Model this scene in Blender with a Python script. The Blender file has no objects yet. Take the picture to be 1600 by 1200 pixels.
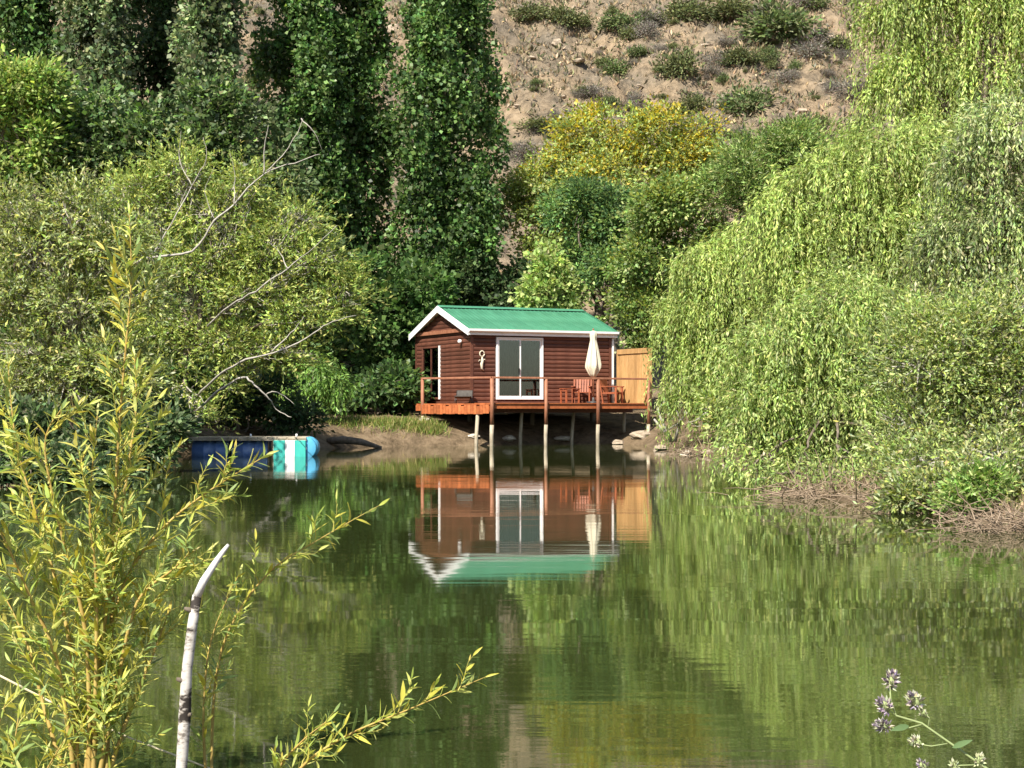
import bpy, math
import numpy as np
from mathutils import Vector, Matrix

rng = np.random.default_rng(7)
scene = bpy.context.scene
COL = scene.collection
F, HX, HY, CAMZ = 2600.0, 800.0, 640.0, 1.24      # focal length in photo pixels, principal column, horizon row, eye height


# ------------------------------------------------------------------ camera, sky, sun, exposure
cam_data = bpy.data.cameras.new('camera')
cam = bpy.data.objects.new('camera', cam_data)
COL.objects.link(cam)
cam.location = (0, 0, CAMZ)
cam.rotation_euler = (math.radians(90), 0, 0)
cam_data.sensor_width = 36
cam_data.lens = 36 * F / 1600
cam_data.shift_y = (HY - 600) / 1600
cam_data.clip_start = 0.05
cam_data.clip_end = 2000
scene.camera = cam

SUN_EL = math.radians(47)
sun_h = Vector((-0.47, -0.88, 0)).normalized()
SUN = Vector((sun_h.x * math.cos(SUN_EL), sun_h.y * math.cos(SUN_EL), math.sin(SUN_EL)))
world = bpy.data.worlds.new('World')
scene.world = world
world.use_nodes = True
wn = world.node_tree
sky = wn.nodes.new('ShaderNodeTexSky')
sky.sky_type = 'NISHITA'
sky.sun_disc = False
sky.sun_elevation = SUN_EL
sky.sun_rotation = math.atan2(SUN.x, SUN.y)
wn.links.new(sky.outputs['Color'], wn.nodes['Background'].inputs['Color'])
wn.nodes['Background'].inputs['Strength'].default_value = 0.085
sl = bpy.data.lights.new('sun', 'SUN')
sl.energy = 5.0
sl.angle = math.radians(0.5)
sl.color = (1.0, 0.945, 0.84)
so = bpy.data.objects.new('sun', sl)
COL.objects.link(so)
so.location = (-30, -40, 60)
so.rotation_euler = (-SUN).to_track_quat('-Z', 'Y').to_euler()

scene.view_settings.view_transform = 'Standard'
scene.view_settings.look = 'None'
scene.view_settings.gamma = 1
scene.view_settings.use_curve_mapping = False
scene.view_settings.exposure = 1.08
scene.render.engine = 'CYCLES'
scene.cycles.max_bounces = 6
scene.cycles.diffuse_bounces = 3
scene.cycles.glossy_bounces = 3
scene.cycles.transmission_bounces = 4
scene.cycles.transparent_max_bounces = 6
scene.cycles.caustics_reflective = False
scene.cycles.caustics_refractive = False


# ------------------------------------------------------------------ helpers
def at(px, py, Y):
    return Vector(((px - HX) / F * Y, Y, CAMZ + (HY - py) / F * Y))


def nrm(a):
    return a / np.maximum(np.linalg.norm(a, axis=-1, keepdims=True), 1e-9)


def tag(o, label=None, cat=None, group=None, kind=None):
    if label: o['label'] = label
    if cat: o['category'] = cat
    if group: o['group'] = group
    if kind: o['kind'] = kind
    return o


def empty(name, loc, rz=0.0):
    o = bpy.data.objects.new(name, None)
    COL.objects.link(o)
    o.location = loc
    o.rotation_euler = (0, 0, rz)
    o.empty_display_size = 0.2
    return o


def link(name, me, parent=None, loc=None):
    """Parts are modelled in world space for plants: keep them there under a parent at the thing's base."""
    o = bpy.data.objects.new(name, me)
    COL.objects.link(o)
    if parent is not None:
        o.parent = parent
    if loc is not None:
        o.location = loc
    return o


def quad_mesh(name, V, Q, mat=None, colors=None, smooth=False):
    V = np.ascontiguousarray(V, dtype=np.float32)
    Q = np.ascontiguousarray(Q, dtype=np.int32)
    me = bpy.data.meshes.new(name)
    me.vertices.add(len(V))
    me.vertices.foreach_set('co', V.ravel())
    me.loops.add(Q.size)
    me.loops.foreach_set('vertex_index', Q.ravel())
    me.polygons.add(len(Q))
    me.polygons.foreach_set('loop_start', np.arange(0, Q.size, 4, dtype=np.int32))
    if smooth:
        me.polygons.foreach_set('use_smooth', np.ones(len(Q), dtype=bool))
    me.update(calc_edges=True)
    if colors is not None:
        a = me.color_attributes.new('Col', 'FLOAT_COLOR', 'POINT')
        c4 = np.ones((len(V), 4), dtype=np.float32)
        c4[:, :3] = colors
        a.data.foreach_set('color', c4.ravel())
    if mat: me.materials.append(mat)
    return me


class MB:
    """Collects boxes, tubes and prisms; build() links them as one mesh object."""
    def __init__(self):
        self.v, self.f = [], []

    def add(self, vs, fs):
        n = len(self.v)
        self.v += [tuple(p) for p in vs]
        self.f += [tuple(i + n for i in f) for f in fs]
        return self

    def box(self, a, b):
        x0, y0, z0 = a; x1, y1, z1 = b
        return self.add([(x0, y0, z0), (x1, y0, z0), (x1, y1, z0), (x0, y1, z0), (x0, y0, z1), (x1, y0, z1), (x1, y1, z1), (x0, y1, z1)],
                        [(0, 3, 2, 1), (4, 5, 6, 7), (0, 1, 5, 4), (1, 2, 6, 5), (2, 3, 7, 6), (3, 0, 4, 7)])

    def beam(self, p, q, w, h, up=(0, 0, 1)):
        """box section w x h from p to q"""
        p, q = Vector(p), Vector(q)
        d = (q - p).normalized()
        s = d.cross(Vector(up))
        if s.length < 1e-4: s = d.cross(Vector((0, 1, 0)))
        s.normalize()
        t = s.cross(d).normalized()
        vs = []
        for c in (p, q):
            for a, b in ((-1, -1), (1, -1), (1, 1), (-1, 1)):
                vs.append(c + s * (a * w / 2) + t * (b * h / 2))
        return self.add(vs, [(0, 1, 2, 3), (7, 6, 5, 4), (0, 4, 5, 1), (1, 5, 6, 2), (2, 6, 7, 3), (3, 7, 4, 0)])

    def tube(self, pts, rads, n=7, cap=True):
        pts = [Vector(p) for p in pts]
        vs, fs = [], []
        m = len(pts)
        prev = None
        for i, p in enumerate(pts):
            d = (pts[min(i + 1, m - 1)] - pts[max(i - 1, 0)]).normalized()
            if prev is None:
                s = d.cross(Vector((0.31, 0.2, 0.93)))
                if s.length < 0.05: s = d.cross(Vector((1, 0, 0)))
            else:
                s = prev - d * prev.dot(d)
            s.normalize()
            prev = s
            t = d.cross(s)
            r = rads[i] if hasattr(rads, '__len__') else rads
            for k in range(n):
                a = 2 * math.pi * k / n
                vs.append(p + (s * math.cos(a) + t * math.sin(a)) * r)
        for i in range(m - 1):
            for k in range(n):
                a, b = i * n + k, i * n + (k + 1) % n
                fs.append((a, b, b + n, a + n))
        if cap:
            fs.append(tuple(reversed(range(n))))
            fs.append(tuple((m - 1) * n + k for k in range(n)))
        return self.add(vs, fs)

    def lathe(self, prof, n=16, wob=None):
        """prof: list of (r, z)"""
        vs, fs = [], []
        for i, (r, z) in enumerate(prof):
            for k in range(n):
                a = 2 * math.pi * k / n
                rr = r * (wob(a, i) if wob else 1)
                vs.append((rr * math.cos(a), rr * math.sin(a), z))
        for i in range(len(prof) - 1):
            for k in range(n):
                a, b = i * n + k, i * n + (k + 1) % n
                fs.append((a, b, b + n, a + n))
        fs.append(tuple(reversed(range(n))))
        fs.append(tuple((len(prof) - 1) * n + k for k in range(n)))
        return self.add(vs, fs)

    def mesh(self, name, mat, smooth=False):
        me = bpy.data.meshes.new(name)
        me.from_pydata(self.v, [], self.f)
        if smooth: me.polygons.foreach_set('use_smooth', [True] * len(me.polygons))
        me.update()
        if mat: me.materials.append(mat)
        return me

    def build(self, name, mat, parent=None, smooth=False, bevel=0.0, shift=None):
        if shift is not None:
            s = Vector(shift)
            self.v = [tuple(Vector(p) - s) for p in self.v]
        o = link(name, self.mesh(name, mat, smooth), parent)
        if bevel:
            b = o.modifiers.new('bevel', 'BEVEL')
            b.width = bevel; b.segments = 1; b.limit_method = 'ANGLE'
        return o


# ------------------------------------------------------------------ materials
def new_mat(name):
    m = bpy.data.materials.new(name)
    m.use_nodes = True
    nt = m.node_tree
    return m, nt, nt.nodes['Principled BSDF']


def ramp(nt, stops, fac):
    r = nt.nodes.new('ShaderNodeValToRGB')
    els = r.color_ramp.elements
    while len(els) < len(stops): els.new(0.5)
    for e, (p, c) in zip(els, stops):
        e.position = p; e.color = (*c, 1)
    nt.links.new(fac, r.inputs['Fac'])
    return r.outputs['Color']


def noise(nt, scale, detail=4, rough=0.55, stretch=None, coord='Object'):
    tc = nt.nodes.new('ShaderNodeTexCoord')
    mp = nt.nodes.new('ShaderNodeMapping')
    nt.links.new(tc.outputs[coord], mp.inputs['Vector'])
    if stretch: mp.inputs['Scale'].default_value = stretch
    n = nt.nodes.new('ShaderNodeTexNoise')
    n.inputs['Scale'].default_value = scale
    n.inputs['Detail'].default_value = detail
    n.inputs['Roughness'].default_value = rough
    nt.links.new(mp.outputs['Vector'], n.inputs['Vector'])
    return n.outputs['Fac']


def bump(nt, bsdf, h, strength, dist):
    b = nt.nodes.new('ShaderNodeBump')
    b.inputs['Strength'].default_value = strength
    b.inputs['Distance'].default_value = dist
    nt.links.new(h, b.inputs['Height'])
    nt.links.new(b.outputs['Normal'], bsdf.inputs['Normal'])


def grain_mat(name, c0, c1, scale=8, stretch=(1, 1, 1), rough=0.6, bmp=0.3, dist=0.01, spec=0.3, obj_var=0.0, fade=0.0):
    m, nt, b = new_mat(name)
    n = noise(nt, scale, 6, 0.65, stretch)
    col = ramp(nt, [(0.3, c0), (0.72, c1)], n)
    if fade:
        big_n = noise(nt, 1.3, 5, 0.7, (1, 1, 0.45))
        fm_ = ramp(nt, [(0.3, (1 - fade, 1 - fade, 1 - fade)), (0.7, (1 + fade * 0.8, 1 + fade * 0.85, 1 + fade))], big_n)
        mm = nt.nodes.new('ShaderNodeMix'); mm.data_type = 'RGBA'; mm.blend_type = 'MULTIPLY'; mm.clamp_result = False
        mm.inputs['Factor'].default_value = 1.0
        nt.links.new(col, mm.inputs['A']); nt.links.new(fm_, mm.inputs['B'])
        col = mm.outputs['Result']
    if obj_var:
        oi = nt.nodes.new('ShaderNodeObjectInfo')
        hs = nt.nodes.new('ShaderNodeHueSaturation')
        mr = nt.nodes.new('ShaderNodeMapRange')
        mr.inputs['To Min'].default_value = 1 - obj_var
        mr.inputs['To Max'].default_value = 1 + obj_var
        nt.links.new(oi.outputs['Random'], mr.inputs['Value'])
        nt.links.new(mr.outputs['Result'], hs.inputs['Value'])
        nt.links.new(col, hs.inputs['Color'])
        col = hs.outputs['Color']
    nt.links.new(col, b.inputs['Base Color'])
    b.inputs['Roughness'].default_value = rough
    b.inputs['Specular IOR Level'].default_value = spec
    if bmp: bump(nt, b, n, bmp, dist)
    return m


def leaf_mat(name, rough=0.46, trans=0.38, spec=0.3):
    m, nt, b = new_mat(name)
    at_ = nt.nodes.new('ShaderNodeAttribute'); at_.attribute_name = 'Col'
    nt.links.new(at_.outputs['Color'], b.inputs['Base Color'])
    b.inputs['Roughness'].default_value = rough
    b.inputs['Specular IOR Level'].default_value = spec
    hs = nt.nodes.new('ShaderNodeHueSaturation')
    hs.inputs['Hue'].default_value = 0.485
    hs.inputs['Saturation'].default_value = 1.1
    hs.inputs['Value'].default_value = 1.35
    nt.links.new(at_.outputs['Color'], hs.inputs['Color'])
    tr = nt.nodes.new('ShaderNodeBsdfTranslucent')
    nt.links.new(hs.outputs['Color'], tr.inputs['Color'])
    mx = nt.nodes.new('ShaderNodeMixShader')
    mx.inputs['Fac'].default_value = trans
    nt.links.new(b.outputs['BSDF'], mx.inputs[1])
    nt.links.new(tr.outputs['BSDF'], mx.inputs[2])
    nt.links.new(mx.outputs['Shader'], nt.nodes['Material Output'].inputs['Surface'])
    return m


M = {}
M['leaf'] = leaf_mat('leaf')
M['leaf_matte'] = leaf_mat('leaf_matte', 0.7, 0.3, 0.15)
M['bark'] = grain_mat('bark', (0.07, 0.055, 0.04), (0.22, 0.18, 0.14), 6, (1, 1, 0.25), 0.85, 0.6, 0.02, 0.1)
M['bark_pale'] = grain_mat('bark_pale', (0.22, 0.2, 0.17), (0.5, 0.46, 0.4), 9, (1, 1, 0.3), 0.8, 0.5, 0.01, 0.15)
M['twig_brown'] = grain_mat('twig_brown', (0.16, 0.11, 0.07), (0.36, 0.28, 0.2), 9, (1, 1, 1), 0.8, 0.3, 0.01, 0.1)
M['wall_wood'] = grain_mat('wall_wood', (0.060, 0.021, 0.013), (0.140, 0.053, 0.031), 5, (0.35, 0.35, 6), 0.55, 0.25, 0.006, 0.3, 0.22, 0.35)
M['deck_wood'] = grain_mat('deck_wood', (0.27, 0.07, 0.022), (0.46, 0.14, 0.045), 5, (1.5, 1.5, 1.5), 0.55, 0.3, 0.006, 0.3, 0.25, 0.3)
M['rail_wood'] = grain_mat('rail_wood', (0.20, 0.075, 0.04), (0.36, 0.16, 0.09), 7, (1, 1, 0.4), 0.6, 0.3, 0.006, 0.3, 0.12)
M['furn_wood'] = grain_mat('furn_wood', (0.20, 0.05, 0.02), (0.33, 0.10, 0.04), 7, (1, 1, 1), 0.5, 0.2, 0.004, 0.35, 0.15)
M['fence_wood'] = grain_mat('fence_wood', (0.36, 0.195, 0.07), (0.54, 0.33, 0.14), 5, (3, 3, 0.35), 0.55, 0.3, 0.006, 0.3, 0.16, 0.25)
M['pole_bare'] = grain_mat('pole_bare', (0.26, 0.21, 0.14), (0.50, 0.43, 0.32), 8, (1, 1, 0.3), 0.75, 0.4, 0.01, 0.2, 0.1, 0.3)
M['white_paint'] = grain_mat('white_paint', (0.70, 0.69, 0.67), (0.82, 0.81, 0.79), 3, (1, 1, 1), 0.4, 0.05, 0.003, 0.4)
M['roof_green'] = grain_mat('roof_green', (0.042, 0.165, 0.092), (0.068, 0.22, 0.13), 2.2, (1, 0.4, 1), 0.45, 0.05, 0.003, 0.4, 0.06, 0.16)
M['canvas'] = grain_mat('canvas', (0.52, 0.47, 0.35), (0.64, 0.59, 0.46), 7, (2, 2, 0.5), 0.8, 0.2, 0.01, 0.1)
M['dark_metal'] = grain_mat('dark_metal', (0.03, 0.03, 0.03), (0.06, 0.055, 0.05), 6, (1, 1, 1), 0.45, 0.1, 0.003, 0.5)
M['rock'] = grain_mat('rock', (0.20, 0.155, 0.11), (0.44, 0.36, 0.27), 3.5, (1, 1, 1), 0.85, 0.7, 0.05, 0.15)
M['rock_pale'] = grain_mat('rock_pale', (0.42, 0.36, 0.28), (0.66, 0.6, 0.5), 4, (1, 1, 1), 0.85, 0.6, 0.04, 0.15)
M['curtain'] = grain_mat('curtain', (0.018, 0.04, 0.035), (0.11, 0.16, 0.125), 9, (1, 1, 0.5), 0.9, 0.1, 0.01, 0.05)
M['dark_room'] = grain_mat('dark_room', (0.05, 0.035, 0.03), (0.08, 0.06, 0.05), 3, (1, 1, 1), 0.9, 0, 0, 0.1)
M['blue_plastic'] = grain_mat('blue_plastic', (0.05, 0.11, 0.30), (0.15, 0.25, 0.46), 4, (1, 1, 1), 0.32, 0.1, 0.004, 0.5, 0.1)
M['sky_plastic'] = grain_mat('sky_plastic', (0.06, 0.30, 0.50), (0.12, 0.42, 0.62), 4, (1, 1, 1), 0.3, 0.1, 0.004, 0.5)
M['teal_paint'] = grain_mat('teal_paint', (0.035, 0.34, 0.30), (0.06, 0.46, 0.38), 5, (1, 1, 0.4), 0.4, 0.1, 0.004, 0.4)
M['chest'] = grain_mat('chest', (0.012, 0.018, 0.02), (0.022, 0.03, 0.032), 5, (1, 1, 1), 0.5, 0.1, 0.004, 0.4)
M['grey_cloth'] = grain_mat('grey_cloth', (0.05, 0.045, 0.04), (0.10, 0.09, 0.08), 8, (1, 1, 1), 0.85, 0.2, 0.005, 0.1)
M['young_stem'] = grain_mat('young_stem', (0.30, 0.19, 0.05), (0.44, 0.34, 0.11), 26, (1, 1, 0.4), 0.7, 0.5, 0.003, 0.15)
M['shoot'] = grain_mat('shoot', (0.30, 0.27, 0.06), (0.44, 0.40, 0.10), 20, (1, 1, 0.3), 0.5, 0.1, 0.002, 0.3)
M['straw'] = grain_mat('straw', (0.5, 0.42, 0.26), (0.7, 0.62, 0.42), 20, (1, 1, 1), 0.6, 0.1, 0.002, 0.3)

# dead birch-like pole: pale wood with dark patches of bark
m, nt, b = new_mat('dead_pole')
n1 = noise(nt, 13, 5, 0.7, (0.7, 0.7, 1.5))
c = ramp(nt, [(0.42, (0.03, 0.024, 0.02)), (0.46, (0.20, 0.175, 0.15)), (0.52, (0.44, 0.41, 0.37)), (0.8, (0.60, 0.57, 0.53))], n1)
nt.links.new(c, b.inputs['Base Color']); b.inputs['Roughness'].default_value = 0.75
b.inputs['Specular IOR Level'].default_value = 0.2
bump(nt, b, n1, 0.8, 0.004); M['dead_pole'] = m
M['bleached'] = grain_mat('bleached', (0.50, 0.48, 0.45), (0.74, 0.72, 0.69), 22, (1, 1, 0.25), 0.8, 0.8, 0.006, 0.2)

# glass: a pane that lets the curtain show and mirrors the trees
m, nt, b = new_mat('window_glass')
nt.nodes.remove(b)
gl = nt.nodes.new('ShaderNodeBsdfGlossy'); gl.inputs['Roughness'].default_value = 0.02
tp = nt.nodes.new('ShaderNodeBsdfTransparent'); tp.inputs['Color'].default_value = (0.72, 0.8, 0.78, 1)
fr = nt.nodes.new('ShaderNodeFresnel'); fr.inputs['IOR'].default_value = 1.9
mx = nt.nodes.new('ShaderNodeMixShader')
nt.links.new(fr.outputs['Fac'], mx.inputs['Fac']); nt.links.new(tp.outputs['BSDF'], mx.inputs[1]); nt.links.new(gl.outputs['BSDF'], mx.inputs[2])
nt.links.new(mx.outputs['Shader'], nt.nodes['Material Output'].inputs['Surface']); M['glass'] = m

# murky pond water
m, nt, b = new_mat('pond_water')
nA = noise(nt, 1.0, 3, 0.5, (1.3, 5.5, 1), 'Object')
nB = noise(nt, 1.0, 2, 0.5, (0.35, 1.1, 1), 'Object')
nP = noise(nt, 1.0, 2, 0.5, (0.10, 0.22, 1), 'Object')
pr = ramp(nt, [(0.45, (0.05, 0.05, 0.05)), (0.72, (1, 1, 1))], nP)
ml = nt.nodes.new('ShaderNodeMath'); ml.operation = 'MULTIPLY'
nt.links.new(nA, ml.inputs[0]); nt.links.new(pr, ml.inputs[1])
ad = nt.nodes.new('ShaderNodeMath'); ad.operation = 'MULTIPLY_ADD'
nt.links.new(nB, ad.inputs[0]); ad.inputs[1].default_value = 0.9; nt.links.new(ml.outputs[0], ad.inputs[2])
bump(nt, b, ad.outputs[0], 1.0, 0.0023)
b.inputs['Base Color'].default_value = (0.026, 0.034, 0.009, 1)
b.inputs['Roughness'].default_value = 0.03
b.inputs['IOR'].default_value = 2.5
M['water'] = m

# ground: bank earth, leaf litter under the trees, dry ochre hillside
m, nt, b = new_mat('ground')
nf = noise(nt, 2.2, 8, 0.7, None, 'Object')
nm = noise(nt, 0.22, 5, 0.6, None, 'Object')
nf2 = noise(nt, 1.1, 10, 0.78, None, 'Object')
hill_c = ramp(nt, [(0.30, (0.075, 0.058, 0.04)), (0.42, (0.21, 0.16, 0.105)), (0.54, (0.36, 0.27, 0.175)), (0.8, (0.49, 0.38, 0.26))], nf2)
hill_b = ramp(nt, [(0.3, (0.09, 0.08, 0.06)), (0.7, (0.29, 0.24, 0.18))], nf)
mh = nt.nodes.new('ShaderNodeMix'); mh.data_type = 'RGBA'
mf = ramp(nt, [(0.42, (0, 0, 0)), (0.62, (1, 1, 1))], nm)
nt.links.new(mf, mh.inputs['Factor']); nt.links.new(hill_c, mh.inputs['A']); nt.links.new(hill_b, mh.inputs['B'])
bank_c = ramp(nt, [(0.3, (0.09, 0.065, 0.038)), (0.55, (0.29, 0.21, 0.13)), (0.8, (0.45, 0.35, 0.23))], nf)
tc = nt.nodes.new('ShaderNodeTexCoord'); sx = nt.nodes.new('ShaderNodeSeparateXYZ')
nt.links.new(tc.outputs['Object'], sx.inputs['Vector'])
mr = nt.nodes.new('ShaderNodeMapRange'); mr.inputs['From Min'].default_value = 70; mr.inputs['From Max'].default_value = 84
nt.links.new(sx.outputs['Y'], mr.inputs['Value'])
mg = nt.nodes.new('ShaderNodeMix'); mg.data_type = 'RGBA'
nt.links.new(mr.outputs['Result'], mg.inputs['Factor']); nt.links.new(bank_c, mg.inputs['A']); nt.links.new(mh.outputs['Result'], mg.inputs['B'])
nt.links.new(mg.outputs['Result'], b.inputs['Base Color'])
b.inputs['Roughness'].default_value = 0.95; b.inputs['Specular IOR Level'].default_value = 0.05
bump(nt, b, nf2, 1.0, 0.5); M['ground'] = m

# ------------------------------------------------------------------ terrain and water
SHORE = np.array([(-9, 5.0), (-3, 5.25), (2, 5.2), (6.2, 5.0), (6.0, 10), (5.3, 16.0), (4.95, 20.5), (4.0, 24.5), (4.3, 30), (4.9, 38), (5.2, 44), (5.0, 50),
                  (4.9, 55), (4.6, 58.3), (3.6, 59.6), (1.6, 59.6), (0.2, 58.6), (-1.0, 57.3), (-2.2, 56.5), (-3.6, 56.2), (-4.8, 55.4),
                  (-5.9, 53.2), (-7.4, 50.8), (-8.9, 47.5), (-9.6, 42), (-9.4, 34), (-8.6, 27.5), (-9.0, 21), (-10.8, 15), (-12, 9)], dtype=float)


def shore_dist(x, y):
    x = np.asarray(x, float); y = np.asarray(y, float)
    d = np.full(x.shape, 1e9); ins = np.zeros(x.shape, bool)
    n = len(SHORE)
    for i in range(n):
        ax, ay = SHORE[i]; bx, by = SHORE[(i + 1) % n]
        ex, ey = bx - ax, by - ay
        t = np.clip(((x - ax) * ex + (y - ay) * ey) / (ex * ex + ey * ey), 0, 1)
        d = np.minimum(d, np.hypot(x - ax - t * ex, y - ay - t * ey))
        cond = ((ay > y) != (by > y)) & (x < (bx - ax) * (y - ay) / (by - ay + 1e-12) + ax)
        ins ^= cond
    return np.where(ins, -d, d)


def wav(x, y, s, p):
    return (np.sin(x * s + p) * np.cos(y * s * 1.13 + p * 2.1) + 0.5 * np.sin(x * s * 2.3 + y * s * 1.7 + p * 3.3) + 0.3 * np.cos(y * s * 4.1 - x * s * 3.1 + p))


def zt(x, y):
    x = np.asarray(x, float); y = np.asarray(y, float)
    d = shore_dist(x, y)
    top = np.where(y < 7, 0.05, np.where((x > 3) & (y < 30), 0.26, np.where((x > 3) & (y < 54), 0.5, 0.92)))
    land = top * (1 - np.exp(-np.maximum(d, 0) / 1.15)) + 0.012 * np.maximum(d, 0) * np.clip((y - 7) / 10, 0, 1)
    land = land + 0.05 * wav(x, y, 1.7, 0.4) * np.clip(d, 0, 1) * np.clip((y - 7) / 6, 0, 1)
    near = np.clip(5.0 - y, 0, 60) * 0.008
    water = np.maximum(-1.3, d * 0.55)
    q = (y - 79 - 2.2 * wav(x, y * 0.3, 0.09, 1.3)) / 4.0
    hill = 0.67 * 4.0 * np.log1p(np.exp(np.clip(q, -30, 30))) + np.where(q > 30, (q - 30) * 2.68, 0)
    hill = hill + np.clip(y - 80, 0, 30) / 30 * (1.5 * wav(x, y, 0.11, 2.0) + 0.6 * wav(x, y * 0.4, 0.5, 0.3) + 0.28 * wav(x, y, 1.3, 5) + 0.12 * wav(x, y, 2.9, 1))
    return np.where(d > 0, land + near, water) + hill


def zg(x, y):
    return float(zt(np.array([x]), np.array([y]))[0])


def hill_at(px, py):
    """first point of the ground along the line of sight through a photo pixel"""
    Y = np.linspace(60, 190, 1400)
    X = (px - HX) / F * Y
    Z = CAMZ + (HY - py) / F * Y
    k = np.argmax(zt(X, Y) > Z)
    return Vector((X[k], Y[k], float(zt(X[k:k + 1], Y[k:k + 1])[0])))


ys = np.concatenate([np.arange(-60, 0, 6), np.arange(0, 76, 0.36), np.arange(76, 145, 0.55), np.arange(145, 300, 6)])
xs = np.concatenate([np.arange(-220, -40, 10), np.arange(-40, -20, 1.2), np.arange(-20, 24, 0.36), np.arange(24, 44, 1.2), np.arange(44, 225, 10)])
GX, GY = np.meshgrid(xs, ys)
GZ = zt(GX, GY)
V = np.stack([GX, GY, GZ], -1).reshape(-1, 3)
nx, ny = len(xs), len(ys)
I = np.arange(nx * ny).reshape(ny, nx)
Q = np.stack([I[:-1, :-1], I[:-1, 1:], I[1:, 1:], I[1:, :-1]], -1).reshape(-1, 4)
terrain = link('hillside_terrain', quad_mesh('hillside_terrain', V, Q, M['ground'], smooth=True))
tag(terrain, 'dry ochre hillside running down to the brown earth bank of the pond', None, None, 'structure')

wm = MB().add([(-16, 4.4, 0), (9, 4.4, 0), (9, 62, 0), (-16, 62, 0)], [(0, 1, 2, 3)])
water = wm.build('pond_water', M['water'])
tag(water, 'still green pond mirroring the trees and the cabin', None, None, 'structure')


# ------------------------------------------------------------------ foliage
def palette(cols, n, jit=0.18, w=None):
    cols = np.array(cols, float)
    k = rng.choice(len(cols), n, p=w)
    c = cols[k]
    c = c * 0.94 + c.mean(1, keepdims=True) * 0.06
    c = c * (1 + rng.normal(0, jit, (n, 1))) * (1 + rng.normal(0, jit * 0.35, (n, 3)))
    return np.clip(c, 0.006, 0.9)


def leaf_quads(P, D, N, L, W, C, fold=0.18):
    """one folded rhombus for each leaf: base, side, tip, side"""
    D = nrm(D)
    S = nrm(np.cross(D, N))
    N = np.cross(S, D)
    L = np.asarray(L).reshape(-1, 1); W = np.asarray(W).reshape(-1, 1)
    v = np.stack([P, P + D * L * 0.45 + S * W * 0.5 + N * W * fold, P + D * L, P + D * L * 0.45 - S * W * 0.5 + N * W * fold], 1)
    n = len(P)
    q = np.arange(n * 4).reshape(n, 4)
    return v.reshape(-1, 3), q, np.repeat(C, 4, axis=0)


def crown_obj(parts, name, root, mat, origin):
    V = np.concatenate([p[0] for p in parts]) - np.array(origin)
    C = np.concatenate([p[2] for p in parts])
    n = len(V) // 4
    return link(name, quad_mesh(name, V, np.arange(n * 4).reshape(n, 4), mat, C), root)


def rand_dirs(n):
    return nrm(rng.normal(0, 1, (n, 3)))


def lobe_points(lobe, n, inner=0.55, up=-0.5):
    c, r = np.array(lobe[0], float), np.array(lobe[1], float)
    d = rand_dirs(n * 2)
    d = d[d[:, 2] > up][:n]
    while len(d) < n:
        e = rand_dirs(n); d = np.concatenate([d, e[e[:, 2] > up]])[:n]
    wob = 1 + 0.14 * np.sin(d[:, 0] * 5 + c[0]) * np.cos(d[:, 2] * 6 + c[1]) + rng.normal(0, 0.07, n)
    rr = (inner + (1 - inner) * rng.random(n) ** 0.6) * wob
    return c + d * r * rr[:, None], d


def bushy(lobes, n_cl, per, cr, L, W, pal, jit=0.2, droop=0.0, up=-0.6, inner=0.5, clump_jit=0.2, flat=0.7, top_pal=None, top_fn=None, subs=7, sub_r=(0.26, 0.5)):
    """leaves in clumps on the skin of small billows that sit on each lobe of the crown"""
    out = []
    vols = np.array([l[1][0] * l[1][2] for l in lobes]); vols = vols / vols.sum()
    for l, w in zip(lobes, vols):
        n = max(6, int(n_cl * w))
        c, r = np.array(l[0], float), np.array(l[1], float)
        sc, sd = lobe_points((l[0], tuple(r * 0.78)), subs, 0.75, up)
        sr = rng.uniform(sub_r[0], sub_r[1], subs)
        which = rng.choice(subs, n, p=sr ** 2 / (sr ** 2).sum())
        e = rand_dirs(n)
        e = nrm(e + sd[which] * 0.45 + np.array([0, 0, 0.15]))
        P = sc[which] + e * r * (sr[which] * (0.55 + 0.5 * rng.random(n) ** 0.5))[:, None]
        inn = rng.random(n) < 0.16
        Pi, di = lobe_points(l, n, 0.15, up)
        P[inn] = Pi[inn] * 0.5 + c * 0.5
        d = nrm(e * 0.8 + sd[which] * 0.35)
        k = rng.integers(int(per * 0.6), int(per * 1.4), n)
        idx = np.repeat(np.arange(n), k)
        m = len(idx)
        off = rng.normal(0, 1, (m, 3)) * np.array([1, 1, flat]) * cr * rng.uniform(0.6, 1.2, n)[idx][:, None]
        pp = P[idx] + off
        D = nrm(off * 0.9 / cr + d[idx] * 0.7 + rng.normal(0, 0.5, (m, 3)) + np.array([0, 0, -droop]))
        N = nrm(d[idx] * 0.9 + np.array([0, 0, 0.45]) + rng.normal(0, 0.5, (m, 3)))
        tone = np.clip(1 + rng.normal(0, 0.16, subs), 0.6, 1.5)
        cj = (1 + rng.normal(0, clump_jit, n))[idx][:, None] * tone[which][idx][:, None]
        C = palette(pal, m, jit) * np.clip(cj, 0.4, 1.8)
        if top_fn is not None:
            t = top_fn(pp, d[idx]) > rng.random(m)
            C[t] = palette(top_pal, int(t.sum()), jit)
        s = rng.uniform(0.6, 1.45, m)
        keep = pp[:, 2] > zt(pp[:, 0], pp[:, 1]) + 0.03
        keep &= pp[:, 2] > 0.04
        out.append(leaf_quads(pp[keep], D[keep], N[keep], (L * s)[keep], (W * s)[keep], C[keep]))
    return out


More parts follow.
